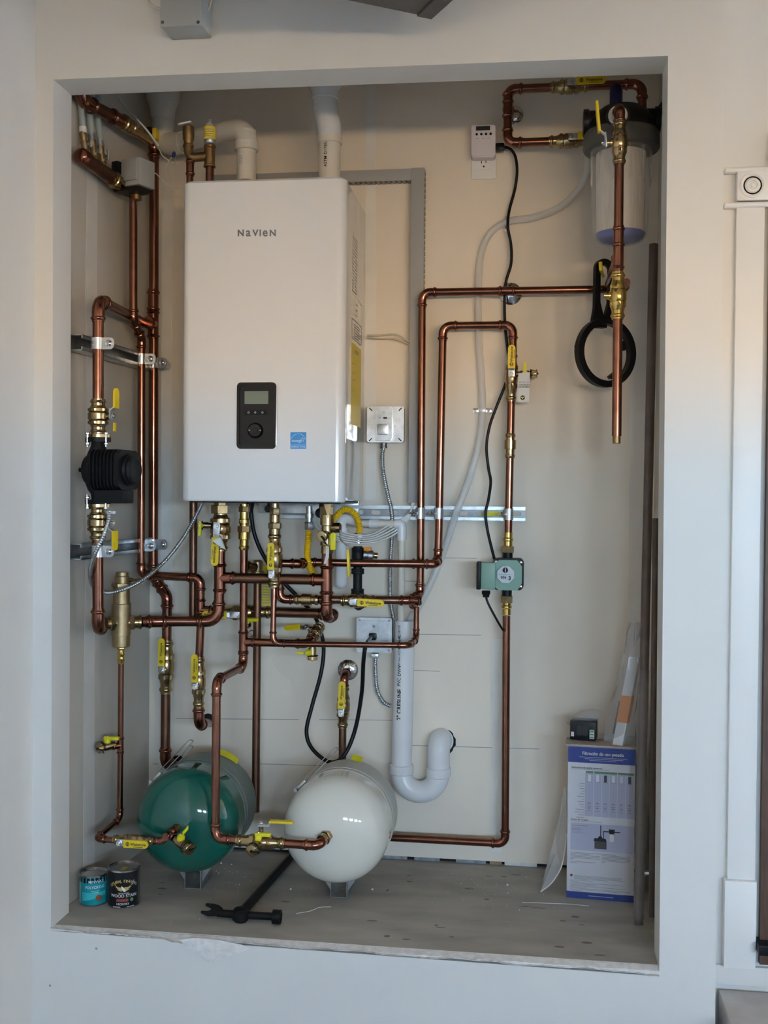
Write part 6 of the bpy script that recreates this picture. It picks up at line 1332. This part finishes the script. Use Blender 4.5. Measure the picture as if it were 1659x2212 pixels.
# ================================================================ black shutoff key lying on the shelf
tk = thing('shutoff_key', 'black steel shutoff key with forked and socket ends on floor', 'tool', PZ(520, 1990))
hb_ = PZ(521, 1972, .016); he = PZ(632, 1848, .016)
obj('shaft', MB().sweep([hb_, he], .0115, 8), 'tool_black', tk)
obj('hub', MB().lathe(V((PZ(520, 1976, .016).x, PZ(520, 1976, .016).y, 0)), Z_, [(0, .016), (.006, .021), (.026, .021), (.032, .016), (.033, .002)], 20), 'tool_black', tk)
ca0, ca1 = PZ(470, 1972, .014), PZ(594, 1980, .014)
obj('crossbar', MB().sweep([ca0, PZ(520, 1976, .016), ca1], .0095, 12), 'tool_black', tk)
sdv = unit(PZ(520, 1976, .014), PZ(594, 1980, .014)); so_ = PZ(588, 1980, .018)
obj('socket_end', MB().lathe(so_, sdv, [(0, .012), (.002, .0178), (.022, .0178), (.023, .0125), (.010, .0115), (.010, .001)], 18), 'tool_black', tk)
fo = PZ(474, 1972, .016); fxd = V((-1, -.02, 0)).normalized(); fyd = V((0, .72, .69)).normalized()
poly = [(-.006, -.010), (.012, -.018), (.030, -.020), (.048, -.010), (.046, -.004), (.030, -.004), (.022, .002), (.026, .014), (.040, .022), (.038, .028), (.018, .028), (.004, .022), (-.006, .012)]
obj('fork_end', MB().prism([(x, y*.62+.002) for x, y in poly], fo+V((0, 0, .004)), fxd, fyd, .010), 'tool_black', tk)

# ================================================================ crumbs on the shelf
def blob(mb, c, r):
    mb.lathe(c, V((random.uniform(-1, 1), random.uniform(-1, 1), random.uniform(.2, 1))), [(0, r*.3), (r*.4, r), (r*1.1, r*.8), (r*1.4, r*.2)], 6)
for u, v, r in ((803, 1922, .0036), (628, 1921, .0032), (478, 1865, .0028), (1096, 1912, .0035), (1098, 1930, .0022), (1122, 1966, .002), (500, 1868, .002), (1136, 1896, .002), (577, 1891, .0026)):
    mb = MB(); blob(mb, PZ(u, v, .0), r); tag(obj('plaster_crumb', mb, 'crumb'), 'small white plaster crumb lying on the bare shelf', 'crumb', 'plaster crumbs on the shelf')
mb = MB(); rnd = random.Random(3)
for i in range(150):
    u = rnd.choice((rnd.uniform(300, 1200), rnd.uniform(420, 560), rnd.uniform(860, 1200))); v = rnd.uniform(1870, 2000)
    blob(mb, PZ(u, v, .0), rnd.uniform(.0005, .0013))
tag(obj('dust_specks', mb, 'crumb'), 'fine plaster dust specks scattered over the bare shelf', 'dust', kind='stuff')
tag(obj('thread', MB().sweep(smooth([PZ(1128, 1949, .001), PZ(1180, 1951, .001), PZ(1230, 1953, .001), PZ(1272, 1957, .001)], 5), .0009, 5), 'crumb'), 'pale straight thread lying in front of the carton', 'thread')
tag(obj('thread', MB().sweep(smooth([PZ(640, 1973, .001), PZ(670, 1968, .001), PZ(690, 1960, .001), PZ(715, 1959, .001)], 5), .0008, 5), 'crumb'), 'pale curved thread lying right of the black key', 'thread')
floor_o = bpy.data.objects['floor']
rnd = random.Random(11)
for i in range(46):
    u, v = rnd.uniform(330, 1380), rnd.uniform(1880, 2075); c_ = PZ(u, v, .0002)
    if c_.y < .03 or c_.y > .6 or c_.x > 1.42 or c_.x < .02: continue
    a, b_ = rnd.uniform(.004, .016), rnd.uniform(.002, .006)
    obj('stain', MB().prism([(x*(1+.25*rnd.uniform(-1, 1)), y*(1+.25*rnd.uniform(-1, 1))) for x, y in circ(a, 9, ry=b_)], c_, X_, Y_, .0002), 'floor_stain', floor_o, flat=True)
